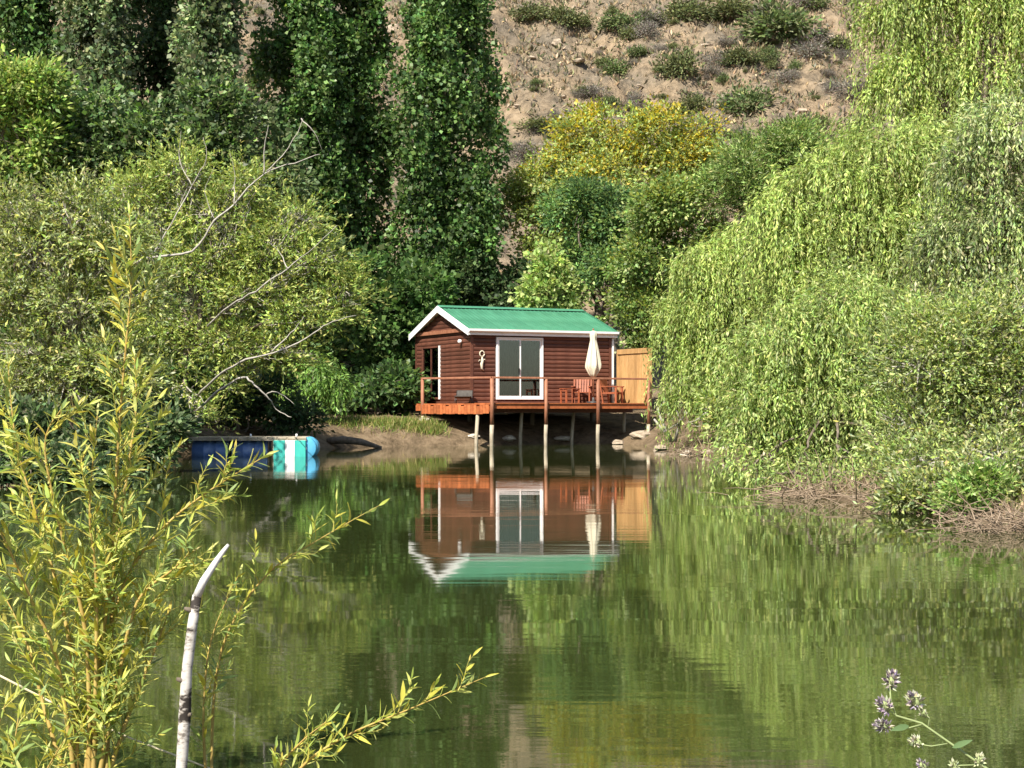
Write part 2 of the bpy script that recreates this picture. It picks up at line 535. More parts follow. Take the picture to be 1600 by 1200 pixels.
def weeping(lobes, n_grp, per, length, K, L, W, pal, spread=0.16, jit=0.18, clump_jit=0.36, up=0.0, inner=0.72):
    out = []
    vols = np.array([l[1][0] * l[1][2] for l in lobes]); vols = vols / vols.sum()
    for l, w in zip(lobes, vols):
        g = max(3, int(n_grp * w))
        P, d = lobe_points(l, g, inner, up)
        o = nrm(d * np.array([1, 1, 0]) + rng.normal(0, 0.15, (g, 3)) * np.array([1, 1, 0]))
        gl = rng.uniform(length[0], length[1], g)
        gb = np.clip(1 + rng.normal(0, clump_jit, g), 0.5, 1.6)
        idx = np.repeat(np.arange(g), per)
        S = len(idx)
        p0 = P[idx] + rng.normal(0, spread, (S, 3))
        ln = gl[idx] * rng.uniform(0.35, 1.15, S)
        oo = nrm(o[idx] + rng.normal(0, 0.25, (S, 3)) * np.array([1, 1, 0]))
        t = (np.arange(K)[None, :] + rng.random((S, K))) / K
        lift = 0.12 * ln[:, None] * np.sin(np.clip(t * 3.2, 0, math.pi))
        pos = p0[:, None, :] + oo[:, None, :] * (0.34 * ln[:, None] * (1 - np.exp(-2.6 * t)))[:, :, None]
        pos[:, :, 2] += lift - ln[:, None] * t ** 1.25
        pos[:, :, :2] += 0.035 * np.sin(t * 7 + rng.random((S, 1)) * 6)[:, :, None]
        pp = pos.reshape(-1, 3)
        m = len(pp)
        dn = np.clip(t.ravel() * 2.2, 0.15, 1.0)[:, None]
        D = nrm(np.array([0, 0, -1.0]) * dn + np.repeat(oo, K, 0) * (1.1 - dn) + rng.normal(0, 0.36, (m, 3)))
        N = nrm(np.repeat(oo, K, 0) + rng.normal(0, 0.7, (m, 3)) + np.array([0, 0, 0.35]))
        C = palette(pal, m, jit) * np.repeat(gb[idx], K)[:, None]
        s = rng.uniform(0.6, 1.3, m)
        keep = (pp[:, 2] - L > zt(pp[:, 0], pp[:, 1])) & (pp[:, 2] > L * 0.9)
        out.append(leaf_quads(pp[keep], D[keep], N[keep], (L * s)[keep], (W * s)[keep], C[keep]))
    return out


def spray(lobes, n_sh, length, K, L, W, pal, jit=0.2, sag=0.25, up=-0.4, lift=0.35, rise=(0.62, 1.0)):
    """leafy shoots that stand out of the crown and break its outline"""
    out = []
    vols = np.array([l[1][0] * l[1][2] for l in lobes]); vols = vols / vols.sum()
    for l, w in zip(lobes, vols):
        S = max(4, int(n_sh * w))
        P, d = lobe_points((l[0], tuple(np.array(l[1]) * rise[1])), S, rise[0], up)
        dr = nrm(d + rng.normal(0, 0.4, (S, 3)) + np.array([0, 0, lift]))
        ln = rng.uniform(length[0], length[1], S)
        t = (np.arange(K)[None, :] + rng.random((S, K))) / K
        pos = P[:, None, :] + dr[:, None, :] * (ln[:, None] * t)[:, :, None]
        pos[:, :, 2] -= sag * ln[:, None] * t ** 2
        pp = pos.reshape(-1, 3); m = len(pp)
        dd = np.repeat(dr, K, 0)
        D = nrm(dd * 0.8 + rng.normal(0, 0.45, (m, 3)) - np.array([0, 0, 1.0]) * (sag * t.ravel())[:, None])
        N = nrm(np.repeat(d, K, 0) + np.array([0, 0, 0.5]) + rng.normal(0, 0.5, (m, 3)))
        C = palette(pal, m, jit) * np.repeat(np.clip(1 + rng.normal(0, 0.22, S), 0.5, 1.7), K)[:, None]
        s_ = rng.uniform(0.6, 1.4, m)
        keep = (pp[:, 2] > zt(pp[:, 0], pp[:, 1]) + 0.03) & (pp[:, 2] > 0.05)
        out.append(leaf_quads(pp[keep], D[keep], N[keep], (L * s_)[keep], (W * s_)[keep], C[keep]))
    return out


def wobble(p, q, n, amp):
    p, q = Vector(p), Vector(q)
    L = (q - p).length
    pts = []
    for i in range(n + 1):
        t = i / n
        v = p.lerp(q, t)
        if 0 < i < n:
            v = v + Vector(rng.normal(0, amp * L, 3))
        pts.append(v)
    return pts


def smooth(pts, k=4):
    pts = [Vector(p) for p in pts]
    out = []
    for i in range(len(pts) - 1):
        p0, p1, p2, p3 = pts[max(i - 1, 0)], pts[i], pts[i + 1], pts[min(i + 2, len(pts) - 1)]
        for t in np.linspace(0, 1, k + 1)[:-1]:
            t = float(t)
            out.append(0.5 * ((2 * p1) + (p2 - p0) * t + (2 * p0 - 5 * p1 + 4 * p2 - p3) * t * t + (3 * p1 - p0 - 3 * p2 + p3) * t ** 3))
    return out + [pts[-1]]


def tree_root(name, base, label, cat, group=None):
    r = empty(name, base)
    tag(r, label, cat, group)
    return r


def woody(root, base, lobes, r0, mat, fork=0.35, twigs=10, twig_r=0.018, multi=False, twig_mat=None):
    """trunk, one limb for each lobe and fine twigs inside the crown"""
    base = Vector(base)
    sh = base
    cs = [Vector(l[0]) for l in lobes]
    mean = sum(cs, Vector()) / len(cs)
    tp = base.lerp(Vector((mean.x, mean.y, max(c.z for c in cs))), fork)
    pts = wobble(base - Vector((0, 0, 0.25)), tp, 5, 0.03)
    MB().tube(pts, [r0 * (1.25 - 0.55 * i / 5) for i in range(6)], 9).build('trunk', mat, root, True, shift=sh)
    tw = MB()
    for l, c in zip(lobes, cs):
        p = wobble(tp if not multi else base + Vector(rng.normal(0, 0.2, 3)) * 0.5, c + Vector((0, 0, l[1][2] * 0.35)), 5, 0.035)
        ps = smooth(p, 3)
        MB().tube(ps, [r0 * 0.62 * (1 - 0.8 * i / (len(ps) - 1)) for i in range(len(ps))], 7).build('limb', mat, root, True, shift=sh)
        P, _ = lobe_points(l, twigs, 0.85, -0.3)
        for e in P:
            a = p[3 + int(rng.integers(0, 3))]
            q = wobble(a, e, 4, 0.07)
            tw.tube(q, [twig_r * (1.6 - 0.35 * i) for i in range(5)], 4, False)
    if tw.v:
        t = tw.build('twigs', twig_mat or mat, root, True, shift=sh)
        tag(t, kind='stuff')


def px_lobes(specs, Y, depth=0.8):
    """(px, py, half width px, half height px[, dY]) -> crown lobes at depth Y"""
    out = []
    for s in specs:
        y = Y + (s[4] if len(s) > 4 else 0)
        k = y / F
        c = at(s[0], s[1], y)
        out.append(((c.x, c.y, c.z), (s[2] * k, s[2] * k * depth, s[3] * k)))
    return out


def bushy_tree(name, label, px_base, Y, specs, n_cl, per, cr, L, W, pal, r0=0.16, mat='bark', cat='tree', leafmat='leaf', group=None, fork=0.35, depth=0.8,
               twigs=10, multi=False, bx=None, sp=None, **kw):
    x = (px_base - HX) / F * Y if bx is None else bx
    base = (x, Y, max(zg(x, Y), -0.1))
    lobes = px_lobes(specs, Y, depth)
    root = tree_root(name, base, label, cat, group)
    woody(root, base, lobes, r0, M[mat], fork, twigs, multi=multi, twig_mat=M['bark_pale'] if name == 'olive_willow' else None)
    parts = bushy(lobes, int(n_cl * 1.05), per, cr, L * 1.3, W * 1.35, pal, **kw)
    if sp:
        parts += spray(lobes, sp[0], sp[1], sp[2], L * 1.25, W * 1.2, sp[3] if len(sp) > 3 else pal, rise=(0.4, 0.92) if name == 'olive_willow' else (0.62, 1.0))
    crown_obj(parts, 'crown', root, M[leafmat], base)
    return root


def weeping_tree(name, label, px_base, Y, specs, n_grp, per, length, K, L, W, pal, r0=0.2, mat='bark', cat='tree', fill=None, depth=0.8, twigs=8, **kw):
    x = (px_base - HX) / F * Y
    base = (x, Y, max(zg(x, Y), -0.1))
    lobes = px_lobes(specs, Y, depth)
    root = tree_root(name, base, label, cat)
    woody(root, base, lobes, r0, M[mat], 0.4, twigs)
    parts = weeping(lobes, n_grp, per, length, K, L, W, pal, **kw)
    if fill:
        parts += bushy(lobes, fill, 40, 0.3, L, W * 1.1, pal, droop=0.8, inner=0.2)
    crown_obj(parts, 'crown', root, M['leaf'], base)
    return root


def poplar(label, px, Y, half_px, top, n_cl, pal, low=0.6):
    x = (px - HX) / F * Y
    g = zg(x, Y)
    base = (x, Y, g)
    root = tree_root('poplar_tree', base, label, 'tree', 'poplars in the row behind the cabin')
    r = half_px * Y / F
    MB().tube(wobble((x, Y, g - 0.3), (x, Y, g + top), 8, 0.004), [0.26 - 0.028 * i for i in range(9)], 8).build('trunk', M['bark'], root, True, shift=base)
    nf_ = 120
    hf = (np.arange(nf_) + rng.random(nf_)) / nf_
    prof = np.clip(0.55 + 1.6 * hf, 0, 1) * np.clip((1 - hf) * 2.4, 0.05, 1)
    th = np.arange(nf_) * 2.4 + rng.normal(0, 0.5, nf_)
    rr = r * prof * rng.uniform(0.3, 1.0, nf_)
    fc = np.stack([x + rr * np.cos(th), Y + rr * np.sin(th), g + low + hf * (top - low)], -1)
    fs_ = rng.uniform(0.2, 0.52, nf_) * r
    tone = np.clip(1 + rng.normal(0, 0.15, nf_), 0.6, 1.4)
    n = n_cl
    w_ = rng.choice(nf_, n, p=fs_ ** 2 / (fs_ ** 2).sum())
    e = nrm(rand_dirs(n) + np.stack([np.cos(th), np.sin(th), np.zeros(nf_)], -1)[w_] * 0.4)
    P = fc[w_] + e * (fs_[w_] * (0.5 + 0.55 * rng.random(n) ** 0.5))[:, None] * np.array([1, 1, 1.9])
    core = rng.random(n) < 0.15
    P[core] = np.stack([x + rng.normal(0, r * 0.25, core.sum()), Y + rng.normal(0, r * 0.25, core.sum()), g + low + rng.random(core.sum()) * (top - low) * 0.95], -1)
    d = nrm(e + np.array([0, 0, 0.2]))
    k = rng.integers(28, 58, n)
    idx = np.repeat(np.arange(n), k); m = len(idx)
    off = rng.normal(0, 1, (m, 3)) * np.array([0.17, 0.17, 0.26])
    pp = P[idx] + off
    D = nrm(off * 2 + d[idx] * 0.5 + rng.normal(0, 0.6, (m, 3)) + np.array([0, 0, -0.3]))
    N = nrm(d[idx] + rng.normal(0, 0.6, (m, 3)))
    cj = np.clip(1 + rng.normal(0, 0.3, n), 0.4, 1.8)[idx][:, None] * tone[w_][idx][:, None]
    C = palette(pal, m, 0.26) * cj
    s = rng.uniform(0.5, 1.5, m)
    keep = pp[:, 2] > zt(pp[:, 0], pp[:, 1]) + 0.05
    crown_obj([leaf_quads(pp[keep], D[keep], N[keep], (0.185 * s)[keep], (0.155 * s)[keep], C[keep])], 'crown', root, M['leaf'], base)
    tw = MB()
    for i in range(70):
        e = P[int(rng.integers(0, n))]
        a = (x, Y, max(g + 0.3, e[2] - 1.2 - rng.random()))
        tw.tube(wobble(a, e, 3, 0.04), [0.035, 0.028, 0.02, 0.012], 4, False)
    tag(tw.build('twigs', M['bark'], root, True, shift=base), kind='stuff')
    return root


DARK = [(0.075, 0.150, 0.034), (0.105, 0.195, 0.046), (0.05, 0.11, 0.028), (0.16, 0.25, 0.08)]
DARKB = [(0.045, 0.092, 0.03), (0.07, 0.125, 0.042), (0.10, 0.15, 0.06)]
GREY = [(0.115, 0.175, 0.065), (0.17, 0.23, 0.095), (0.08, 0.13, 0.05), (0.24, 0.28, 0.14)]
WIL = [(0.29, 0.39, 0.085), (0.36, 0.45, 0.115), (0.22, 0.32, 0.07), (0.42, 0.47, 0.15)]
WIL2 = [(0.25, 0.35, 0.09), (0.33, 0.42, 0.13), (0.19, 0.28, 0.07), (0.38, 0.42, 0.16)]
OLIVE = [(0.26, 0.34, 0.065), (0.37, 0.43, 0.09), (0.16, 0.235, 0.05), (0.46, 0.49, 0.15)]
OLIVEG = [(0.25, 0.30, 0.12), (0.35, 0.39, 0.18), (0.17, 0.22, 0.085), (0.42, 0.44, 0.24)]
TEAL = [(0.10, 0.19, 0.060), (0.15, 0.26, 0.075), (0.075, 0.15, 0.055), (0.22, 0.31, 0.08)]
MID = [(0.12, 0.215, 0.045), (0.165, 0.275, 0.06), (0.085, 0.155, 0.038)]
FRESH = [(0.17, 0.31, 0.055), (0.24, 0.38, 0.08), (0.12, 0.23, 0.045)]
YELLOW = [(0.56, 0.46, 0.045), (0.50, 0.44, 0.05), (0.38, 0.39, 0.05)]
YOLIVE = [(0.22, 0.28, 0.05), (0.30, 0.34, 0.06), (0.15, 0.21, 0.042)]

# poplar row
poplar('broad dark green poplar directly behind the cabin, its right edge against bare hillside', 696, 72, 78, 25, 1750, DARK)
poplar('dark green poplar second to the left of the cabin, beside a gap of hillside', 556, 73, 57, 25, 1250, DARK)
poplar('dark green poplar right of the tan hillside strip, third from the cabin', 474, 71, 60, 25, 1250, DARK)
poplar('greyish poplar just left of the tan hillside strip', 325, 67, 52, 23, 900, GREY)
poplar('shaded dark poplar between the greyish one and the left group', 245, 70, 54, 24, 800, DARKB)
poplar('poplar behind the bright green tree at the left edge', 150, 66, 58, 23, 900, GREY)
poplar('outermost poplar at the left edge of the view', 45, 67, 58, 23, 900, DARK)

# trees behind the cabin, left to right
bushy_tree('broadleaf_tree', 'dark broad-leaved tree crowding the left gable of the cabin', 605, 65, [(600, 520, 60, 75), (570, 470, 50, 60), (640, 460, 55, 55), (560, 590, 70, 60), (612, 600, 40, 55)],
           420, 46, 0.30, 0.17, 0.13, DARK, 0.18)
bushy_tree('broadleaf_tree', 'deep green tree filling the gap below the hillside strip left of the cabin', 430, 66, [(430, 330, 60, 90), (390, 240, 55, 80), (450, 420, 60, 70), (400, 500, 80, 80)],
           420, 42, 0.32, 0.16, 0.12, GREY, 0.2)
bushy_tree('broadleaf_tree', 'dark tree shape standing in for poplar shadow in the hollow behind the green roof', 795, 71, [(800, 455, 60, 42), (760, 440, 45, 40)], 120, 42, 0.3, 0.14, 0.11, DARKB, 0.14)  # added tree; its dark leaves stand in for ground shadow cast by the poplars
bushy_tree('leafy_shrub', 'small fresh green shrub just above the middle of the green roof', 852, 65, [(852, 440, 34, 50), (880, 470, 30, 28)], 90, 46, 0.22, 0.14, 0.11, WIL2, 0.08, cat='shrub')
bushy_tree('broadleaf_tree', 'darker green tree below the yellow blossom, behind the cabin roof', 930, 67, [(905, 350, 60, 60), (965, 335, 55, 60), (930, 430, 70, 62), (985, 450, 45, 50)],
           480, 52, 0.27, 0.12, 0.06, TEAL, 0.16)


def yellow_fn(p, d):
    return np.clip((p[:, 2] - 9.2 + 0.55 * (p[:, 0] - 4.0) * (p[:, 0] < 4.0)) * 0.22 + 0.35 * d[:, 2], 0, 0.8) * (np.sin(p[:, 0] * 2.1) * np.cos(p[:, 2] * 1.7) * 0.4 + 0.6)


bushy_tree('yellow_blossom_tree', 'rounded tree covered in yellow blossom against the tan hillside', 950, 74,
           [(960, 232, 95, 66), (890, 285, 85, 66), (1050, 238, 75, 58), (850, 335, 62, 66), (990, 300, 110, 66), (1085, 285, 60, 60), (870, 395, 55, 55)],
           900, 50, 0.30, 0.12, 0.07, YOLIVE + WIL2, 0.2, subs=12, sub_r=(0.3, 0.55), sp=(800, (0.3, 0.8), 12, YOLIVE + WIL2 + YELLOW[2:]), top_pal=YELLOW, top_fn=yellow_fn)
bushy_tree('broadleaf_tree', 'rounded mid green tree between the darker green tree and the willows', 1070, 64, [(1060, 340, 70, 65), (1020, 410, 60, 60), (1090, 430, 60, 70), (1000, 500, 45, 45), (1040, 520, 50, 50)],
           560, 46, 0.29, 0.11, 0.075, MID + WIL2, 0.18, sp=(500, (0.3, 0.8), 12), top_pal=YOLIVE, top_fn=lambda p, d: np.clip(d[:, 2], 0, 0.7))
bushy_tree('feathery_tree', 'feathery olive green tree on the slope foot right of the yellow blossom', 1210, 63, [(1200, 270, 80, 65), (1270, 250, 70, 60), (1150, 310, 55, 60), (1240, 340, 60, 50)],
           620, 46, 0.28, 0.13, 0.035, MID + WIL2, 0.18, sp=(900, (0.4, 1.0), 14))

# willows and shrubs of the right bank
weeping_tree('weeping_willow', 'tall weeping willow at the top right corner, in front of the hillside', 1490, 60,
             [(1410, 30, 56, 50), (1490, -10, 70, 60), (1575, 40, 66, 56), (1440, 110, 66, 46), (1530, 130, 70, 46), (1640, 30, 70, 70), (1480, 200, 60, 40), (1590, 180, 60, 44), (1400, 150, 40, 40), (1560, -80, 80, 60), (1420, -60, 70, 60)], 520, 8, (1.2, 3.4), 21, 0.18, 0.052, WIL, 0.3, fill=90, spread=0.24)
weeping_tree('weeping_willow', 'bright weeping willow in the middle of the right bank, under the tallest willow', 1370, 45,
             [(1300, 290, 74, 44), (1390, 240, 80, 44), (1460, 320, 66, 46), (1345, 360, 84, 44), (1250, 390, 62, 44), (1430, 410, 74, 46), (1300, 450, 74, 44), (1380, 490, 70, 44), (1470, 230, 50, 40), (1230, 330, 50, 40)], 700, 7, (0.6, 2.6), 20, 0.14, 0.040, WIL, 0.22, fill=150, spread=0.2)
weeping_tree('weeping_willow', 'drooping willow whose branches hang over the right end of the deck', 1160, 48.5,
             [(1125, 420, 62, 40), (1190, 385, 60, 40), (1090, 490, 48, 40), (1165, 480, 70, 42), (1118, 560, 58, 40), (1220, 540, 60, 44), (1170, 600, 66, 40), (1240, 450, 50, 40), (1100, 620, 46, 30)], 680, 7, (0.6, 2.2), 18, 0.13, 0.038, WIL, 0.2, fill=130, spread=0.2)
weeping_tree('willow_shrub', 'dense bright green willow shrub leaning over the water on the right bank', 1300, 27.5,
             [(1250, 560, 95, 80), (1340, 520, 95, 90), (1200, 630, 70, 60), (1300, 640, 110, 70), (1390, 600, 80, 90), (1190, 690, 50, 40), (1270, 710, 80, 34), (1360, 700, 70, 44), (1400, 540, 60, 70),
              (1330, 745, 70, 22, -3), (1240, 745, 60, 20, -2.2), (1400, 720, 50, 36, -3), (1180, 735, 40, 20, -1)],
             700, 7, (0.3, 1.2), 16, 0.092, 0.026, WIL + WIL2, 0.05, cat='shrub', fill=420, spread=0.16, twigs=5)
weeping_tree('weeping_willow', 'shaded olive willow at the right edge, below the tall willow', 1560, 35,
             [(1560, 370, 80, 75), (1530, 270, 66, 60), (1600, 220, 90, 80), (1630, 400, 80, 90), (1490, 400, 55, 60), (1560, 470, 90, 60)], 380, 7, (0.6, 1.6), 16, 0.12, 0.036, WIL2 + OLIVEG + DARKB[2:], 0.14, fill=120, twigs=14)
bushy_tree('grey_green_shrub', 'grey-green twiggy shrub on the right bank behind the dead brush', 1480, 22.5,
           [(1450, 580, 80, 85), (1530, 560, 85, 95), (1590, 640, 80, 110), (1430, 680, 60, 60), (1510, 690, 80, 75), (1620, 520, 80, 90), (1450, 740, 60, 40, -1.5), (1560, 740, 70, 50, -2.5)],
           720, 40, 0.15, 0.055, 0.02, OLIVEG + OLIVE + WIL2, 0.05, 'bark_pale', 'shrub', multi=True, twigs=40, subs=14, sub_r=(0.2, 0.4), sp=(1700, (0.25, 0.75), 13))
bushy_tree('leafy_plant', 'small fresh green bush at the water edge on the far right', 1525, 18.6, [(1525, 770, 34, 34), (1500, 790, 26, 18), (1550, 755, 22, 24)], 110, 36, 0.075, 0.05, 0.02, FRESH + WIL2, 0.015, 'twig_brown', 'plant', multi=True, twigs=4, sp=(120, (0.1, 0.3), 10))
bushy_tree('bank_shrub', 'low trailing olive bush between the dead brush and the fresh green bush', 1480, 19.8, [(1460, 770, 50, 26), (1420, 785, 40, 16), (1590, 780, 50, 34)], 150, 40, 0.10, 0.06, 0.022, OLIVE + OLIVEG, 0.02, 'twig_brown', 'shrub', multi=True, sp=(240, (0.15, 0.4), 12))
bushy_tree('bank_shrub', 'low yellowish shrub at the foot of the drooping willow near the deck', 1130, 45.5, [(1120, 650, 45, 34), (1180, 655, 50, 42)], 120, 44, 0.2, 0.13, 0.04, WIL2 + OLIVE, 0.05, 'bark_pale', 'shrub', multi=True)

# left bank
bushy_tree('bright_tree', 'bright yellow-green tree at the upper left edge', 40, 55, [(35, 120, 65, 55), (15, 190, 60, 60), (80, 165, 40, 45), (40, 240, 60, 50), (0, 300, 60, 60)], 330, 46, 0.28, 0.15, 0.07, FRESH + WIL, 0.15)
bushy_tree('broadleaf_tree', 'shaded grey-green tree behind the olive willow at the left', 200, 57, [(170, 230, 90, 80), (280, 250, 80, 80), (90, 280, 90, 80), (230, 330, 90, 80), (330, 200, 60, 70), (40, 340, 80, 80)],
           760, 44, 0.32, 0.15, 0.10, GREY + DARKB + MID, 0.2, sp=(700, (0.4, 1.0), 12))
lw = bushy_tree('olive_willow', 'wide olive willow with bare grey boughs overhanging the raft', 300, 47.5,
           [(425, 395, 62, 42), (500, 420, 44, 40), (340, 350, 60, 44), (400, 470, 70, 40), (300, 430, 62, 44), (480, 500, 55, 36), (285, 275, 44, 42), (350, 545, 66, 40), (260, 520, 56, 46),
            (440, 560, 56, 30), (320, 610, 66, 34), (250, 610, 52, 42), (290, 655, 52, 26, -1.5), (535, 470, 34, 44), (215, 310, 46, 44), (380, 300, 40, 36), (465, 350, 38, 30), (240, 400, 50, 40)],
           560, 40, 0.22, 0.105, 0.036, OLIVE + WIL2[:1], 0.16, 'bark', twigs=60, bx=-9.8, clump_jit=0.32, subs=15, sub_r=(0.16, 0.4), sp=(2600, (0.4, 1.3), 16))
bushy_tree('olive_willow', 'olive willow at the left edge behind the yellow-green saplings', 120, 40, [(70, 395, 70, 48), (170, 380, 58, 46), (15, 470, 66, 46), (120, 480, 66, 44), (215, 470, 50, 48), (50, 560, 72, 42), (160, 570, 66, 42), (215, 600, 44, 34), (100, 630, 66, 32), (10, 620, 56, 40), (120, 330, 46, 40), (20, 350, 50, 44)],
           480, 40, 0.2, 0.10, 0.034, OLIVE + OLIVEG, 0.14, 'bark', twigs=50, clump_jit=0.32, subs=15, sub_r=(0.16, 0.4), sp=(2100, (0.4, 1.2), 16))
weeping_tree('weeping_shrub', 'small fresh green weeping shrub between the raft and the cabin', 490, 56.5, [(490, 590, 34, 32), (470, 615, 30, 28), (520, 610, 26, 24)], 60, 7, (0.6, 1.3), 15, 0.15, 0.045, FRESH, 0.06, cat='shrub', fill=20)
bushy_tree('bank_shrub', 'dark shrub behind the raft in the shade of the olive willow', 420, 51.5, [(400, 630, 70, 40), (330, 630, 70, 46), (465, 655, 40, 26), (270, 620, 60, 50, -4), (240, 660, 50, 40, -8)], 330, 44, 0.22, 0.13, 0.07, DARKB, 0.06, 'bark', 'shrub', multi=True, bx=-8.4)
bushy_tree('bank_shrub', 'shaded shrub low on the left bank behind the saplings', 120, 33, [(60, 690, 80, 50), (160, 690, 70, 40), (230, 690, 50, 34)], 240, 44, 0.18, 0.11, 0.05, DARKB + GREY, 0.05, 'bark', 'shrub', multi=True)
bushy_tree('bank_shrub', 'dark shrub beneath the broad-leaved tree left of the deck', 590, 61.5, [(590, 620, 70, 40), (540, 625, 45, 36), (622, 612, 22, 38)], 190, 44, 0.24, 0.15, 0.11, DARK + DARKB, 0.05, 'bark', 'shrub', multi=True)

bushy_tree('bank_shrub', 'dark bramble hanging to the water left of the raft', 190, 33, [(175, 720, 60, 34), (215, 690, 45, 36), (120, 740, 60, 36)], 260, 44, 0.17, 0.09, 0.045, DARKB + GREY, 0.04, 'bark', 'shrub', multi=True, bx=-9.7)
bushy_tree('bank_shrub', 'dark bramble on the left bank at the frame edge behind the saplings', 60, 27, [(40, 730, 70, 44), (110, 745, 70, 40), (-40, 700, 70, 60), (170, 760, 40, 26)], 300, 44, 0.15, 0.08, 0.04, DARKB + GREY, 0.04, 'bark', 'shrub', multi=True, bx=-9.0)
bushy_tree('bank_shrub', 'leafy grey-green bush under the olive willow left of the raft', 200, 41, [(190, 650, 60, 42), (235, 668, 36, 24), (130, 660, 60, 42)], 220, 44, 0.2, 0.10, 0.05, GREY + OLIVE, 0.05, 'bark', 'shrub', multi=True)

# bare grey boughs of the olive willow
for k, (Y, r, pts) in enumerate([
    (43.6, 0.055, [(225, 405), (300, 392), (335, 345), (365, 320), (412, 272), (460, 255), (500, 240)]),
    (43.4, 0.028, [(412, 272), (414, 230), (420, 195)]), (43.4, 0.026, [(418, 268), (450, 232), (475, 185)]), (43.5, 0.022, [(470, 185), (490, 205), (505, 240)]),
    (43.3, 0.040, [(400, 455), (440, 425), (480, 395), (526, 352)]), (43.4, 0.022, [(450, 420), (438, 395), (420, 378)]),
    (43.3, 0.045, [(385, 562), (440, 548), (490, 520), (520, 503), (556, 492)]), (43.2, 0.030, [(425, 548), (455, 520), (475, 495)]),
    (43.2, 0.048, [(380, 590), (398, 602), (420, 622), (432, 640), (455, 652)]), (43.2, 0.026, [(415, 618), (425, 612), (445, 618), (460, 632)]),
    (43.4, 0.026, [(232, 405), (268, 350), (300, 290), (322, 250), (318, 215)]), (43.4, 0.020, [(300, 290), (280, 250), (284, 205)]),
    (43.5, 0.020, [(365, 320), (368, 280), (360, 240)]), (43.5, 0.018, [(335, 345), (320, 300), (335, 262)])]):
    P = [at(a, b_, Y + 0.15 * math.sin(i * 2.1 + k)) for i, (a, b_) in enumerate(pts)]
    if r > 0.035:
        P = [at(pts[0][0] - 75, pts[0][1] + 55, Y + 2.6), at(pts[0][0] - 40, pts[0][1] + 22, Y + 1.1)] + P
    P = smooth(P, 4)
    P = [q + Vector(rng.normal(0, 0.012, 3)) for q in P]
    n = len(P)
    MB().tube(P, [r * 0.8 * (1 - 0.8 * i / (n - 1)) for i in range(n)], 6).build('bare_bough', M['bark_pale'], lw, True, shift=lw.location)

# pale bare stems below the willow beside the deck
bs = empty('bare_stems', at(1050, 690, 51))
bs.location.z = zg(bs.location.x, bs.location.y)
tag(bs, 'pale bare crooked stems under the willow right beside the deck', 'branches')
for pts in ([(1050, 690), (1035, 660), (1028, 640), (1045, 620), (1050, 600)], [(1048, 690), (1040, 672), (1060, 662), (1080, 636)], [(1052, 690), (1030, 665), (1022, 655)], [(1055, 690), (1062, 660), (1055, 630), (1062, 605)]):
    P = [at(a, b_, 50.6 + 0.3 * rng.random()) for a, b_ in pts]
    n = len(P)
    MB().tube(P, [0.05 * (1 - 0.6 * i / n) for i in range(n)], 6).build('stem', M['bark_pale'], bs, True, shift=bs.location)

# ------------------------------------------------------------------ hillside scrub
def scrub_mesh(kind, seed):
    pal = {'olive': [(0.13, 0.155, 0.055), (0.18, 0.20, 0.075), (0.09, 0.11, 0.045)], 'grey': [(0.19, 0.17, 0.145), (0.25, 0.215, 0.18), (0.14, 0.14, 0.10)],
           'green': [(0.10, 0.155, 0.05), (0.15, 0.20, 0.065), (0.08, 0.115, 0.04), (0.19, 0.2, 0.10)]}[kind]
    n = 46
    d = rand_dirs(n); d[:, 2] = np.abs(d[:, 2])
    lump = 0.75 + 0.35 * np.sin(d[:, :1] * 4 + seed * 2) * np.cos(d[:, 1:2] * 5 + seed)
    P = d * np.array([0.95, 0.95, 0.8]) * (0.35 + 0.65 * rng.random((n, 1))) * lump + np.array([0, 0, 0.12])
    idx = np.repeat(np.arange(n), 34); m = len(idx)
    off = rng.normal(0, 0.17, (m, 3))
    pp = P[idx] + off
    C = palette(pal, m, 0.2) * np.clip(1 + rng.normal(0, 0.25, n), 0.5, 1.6)[idx][:, None]
    v, q, c = leaf_quads(pp, off + d[idx] * 0.15 + rng.normal(0, 0.1, (m, 3)), d[idx] + rng.normal(0, 0.5, (m, 3)), np.full(m, 0.15), np.full(m, 0.08 if kind != 'grey' else 0.04), c if False else C)
    fol = quad_mesh('foliage', v, q, M['leaf_matte'], c)
    st = MB()
    for i in range(14):
        e = P[int(rng.integers(0, n))]
        st.tube(wobble((0, 0, -0.1), e, 3, 0.08), [0.03, 0.024, 0.018, 0.01], 4, False)
    return fol, st.mesh('stems', M['twig_brown'], True)


SCRUB = {k: [scrub_mesh(k, i) for i in range(4)] for k in ('olive', 'grey', 'green')}


def scrub(px, py, size, kind, label, group=None):
    p = hill_at(px, py)
    o = empty('scrub_bush', p, rng.random() * 6.28)
    tag(o, label, 'bush', group)
    f, s = SCRUB[kind][int(rng.integers(0, 4))]
    for nme, me in (('foliage', f), ('stems', s)):
        link(nme, me, o)
    sc = size * p.y / F
    o.scale = (sc * rng.uniform(0.8, 1.35), sc * rng.uniform(0.8, 1.2), sc * rng.uniform(0.6, 1.05))
    return o


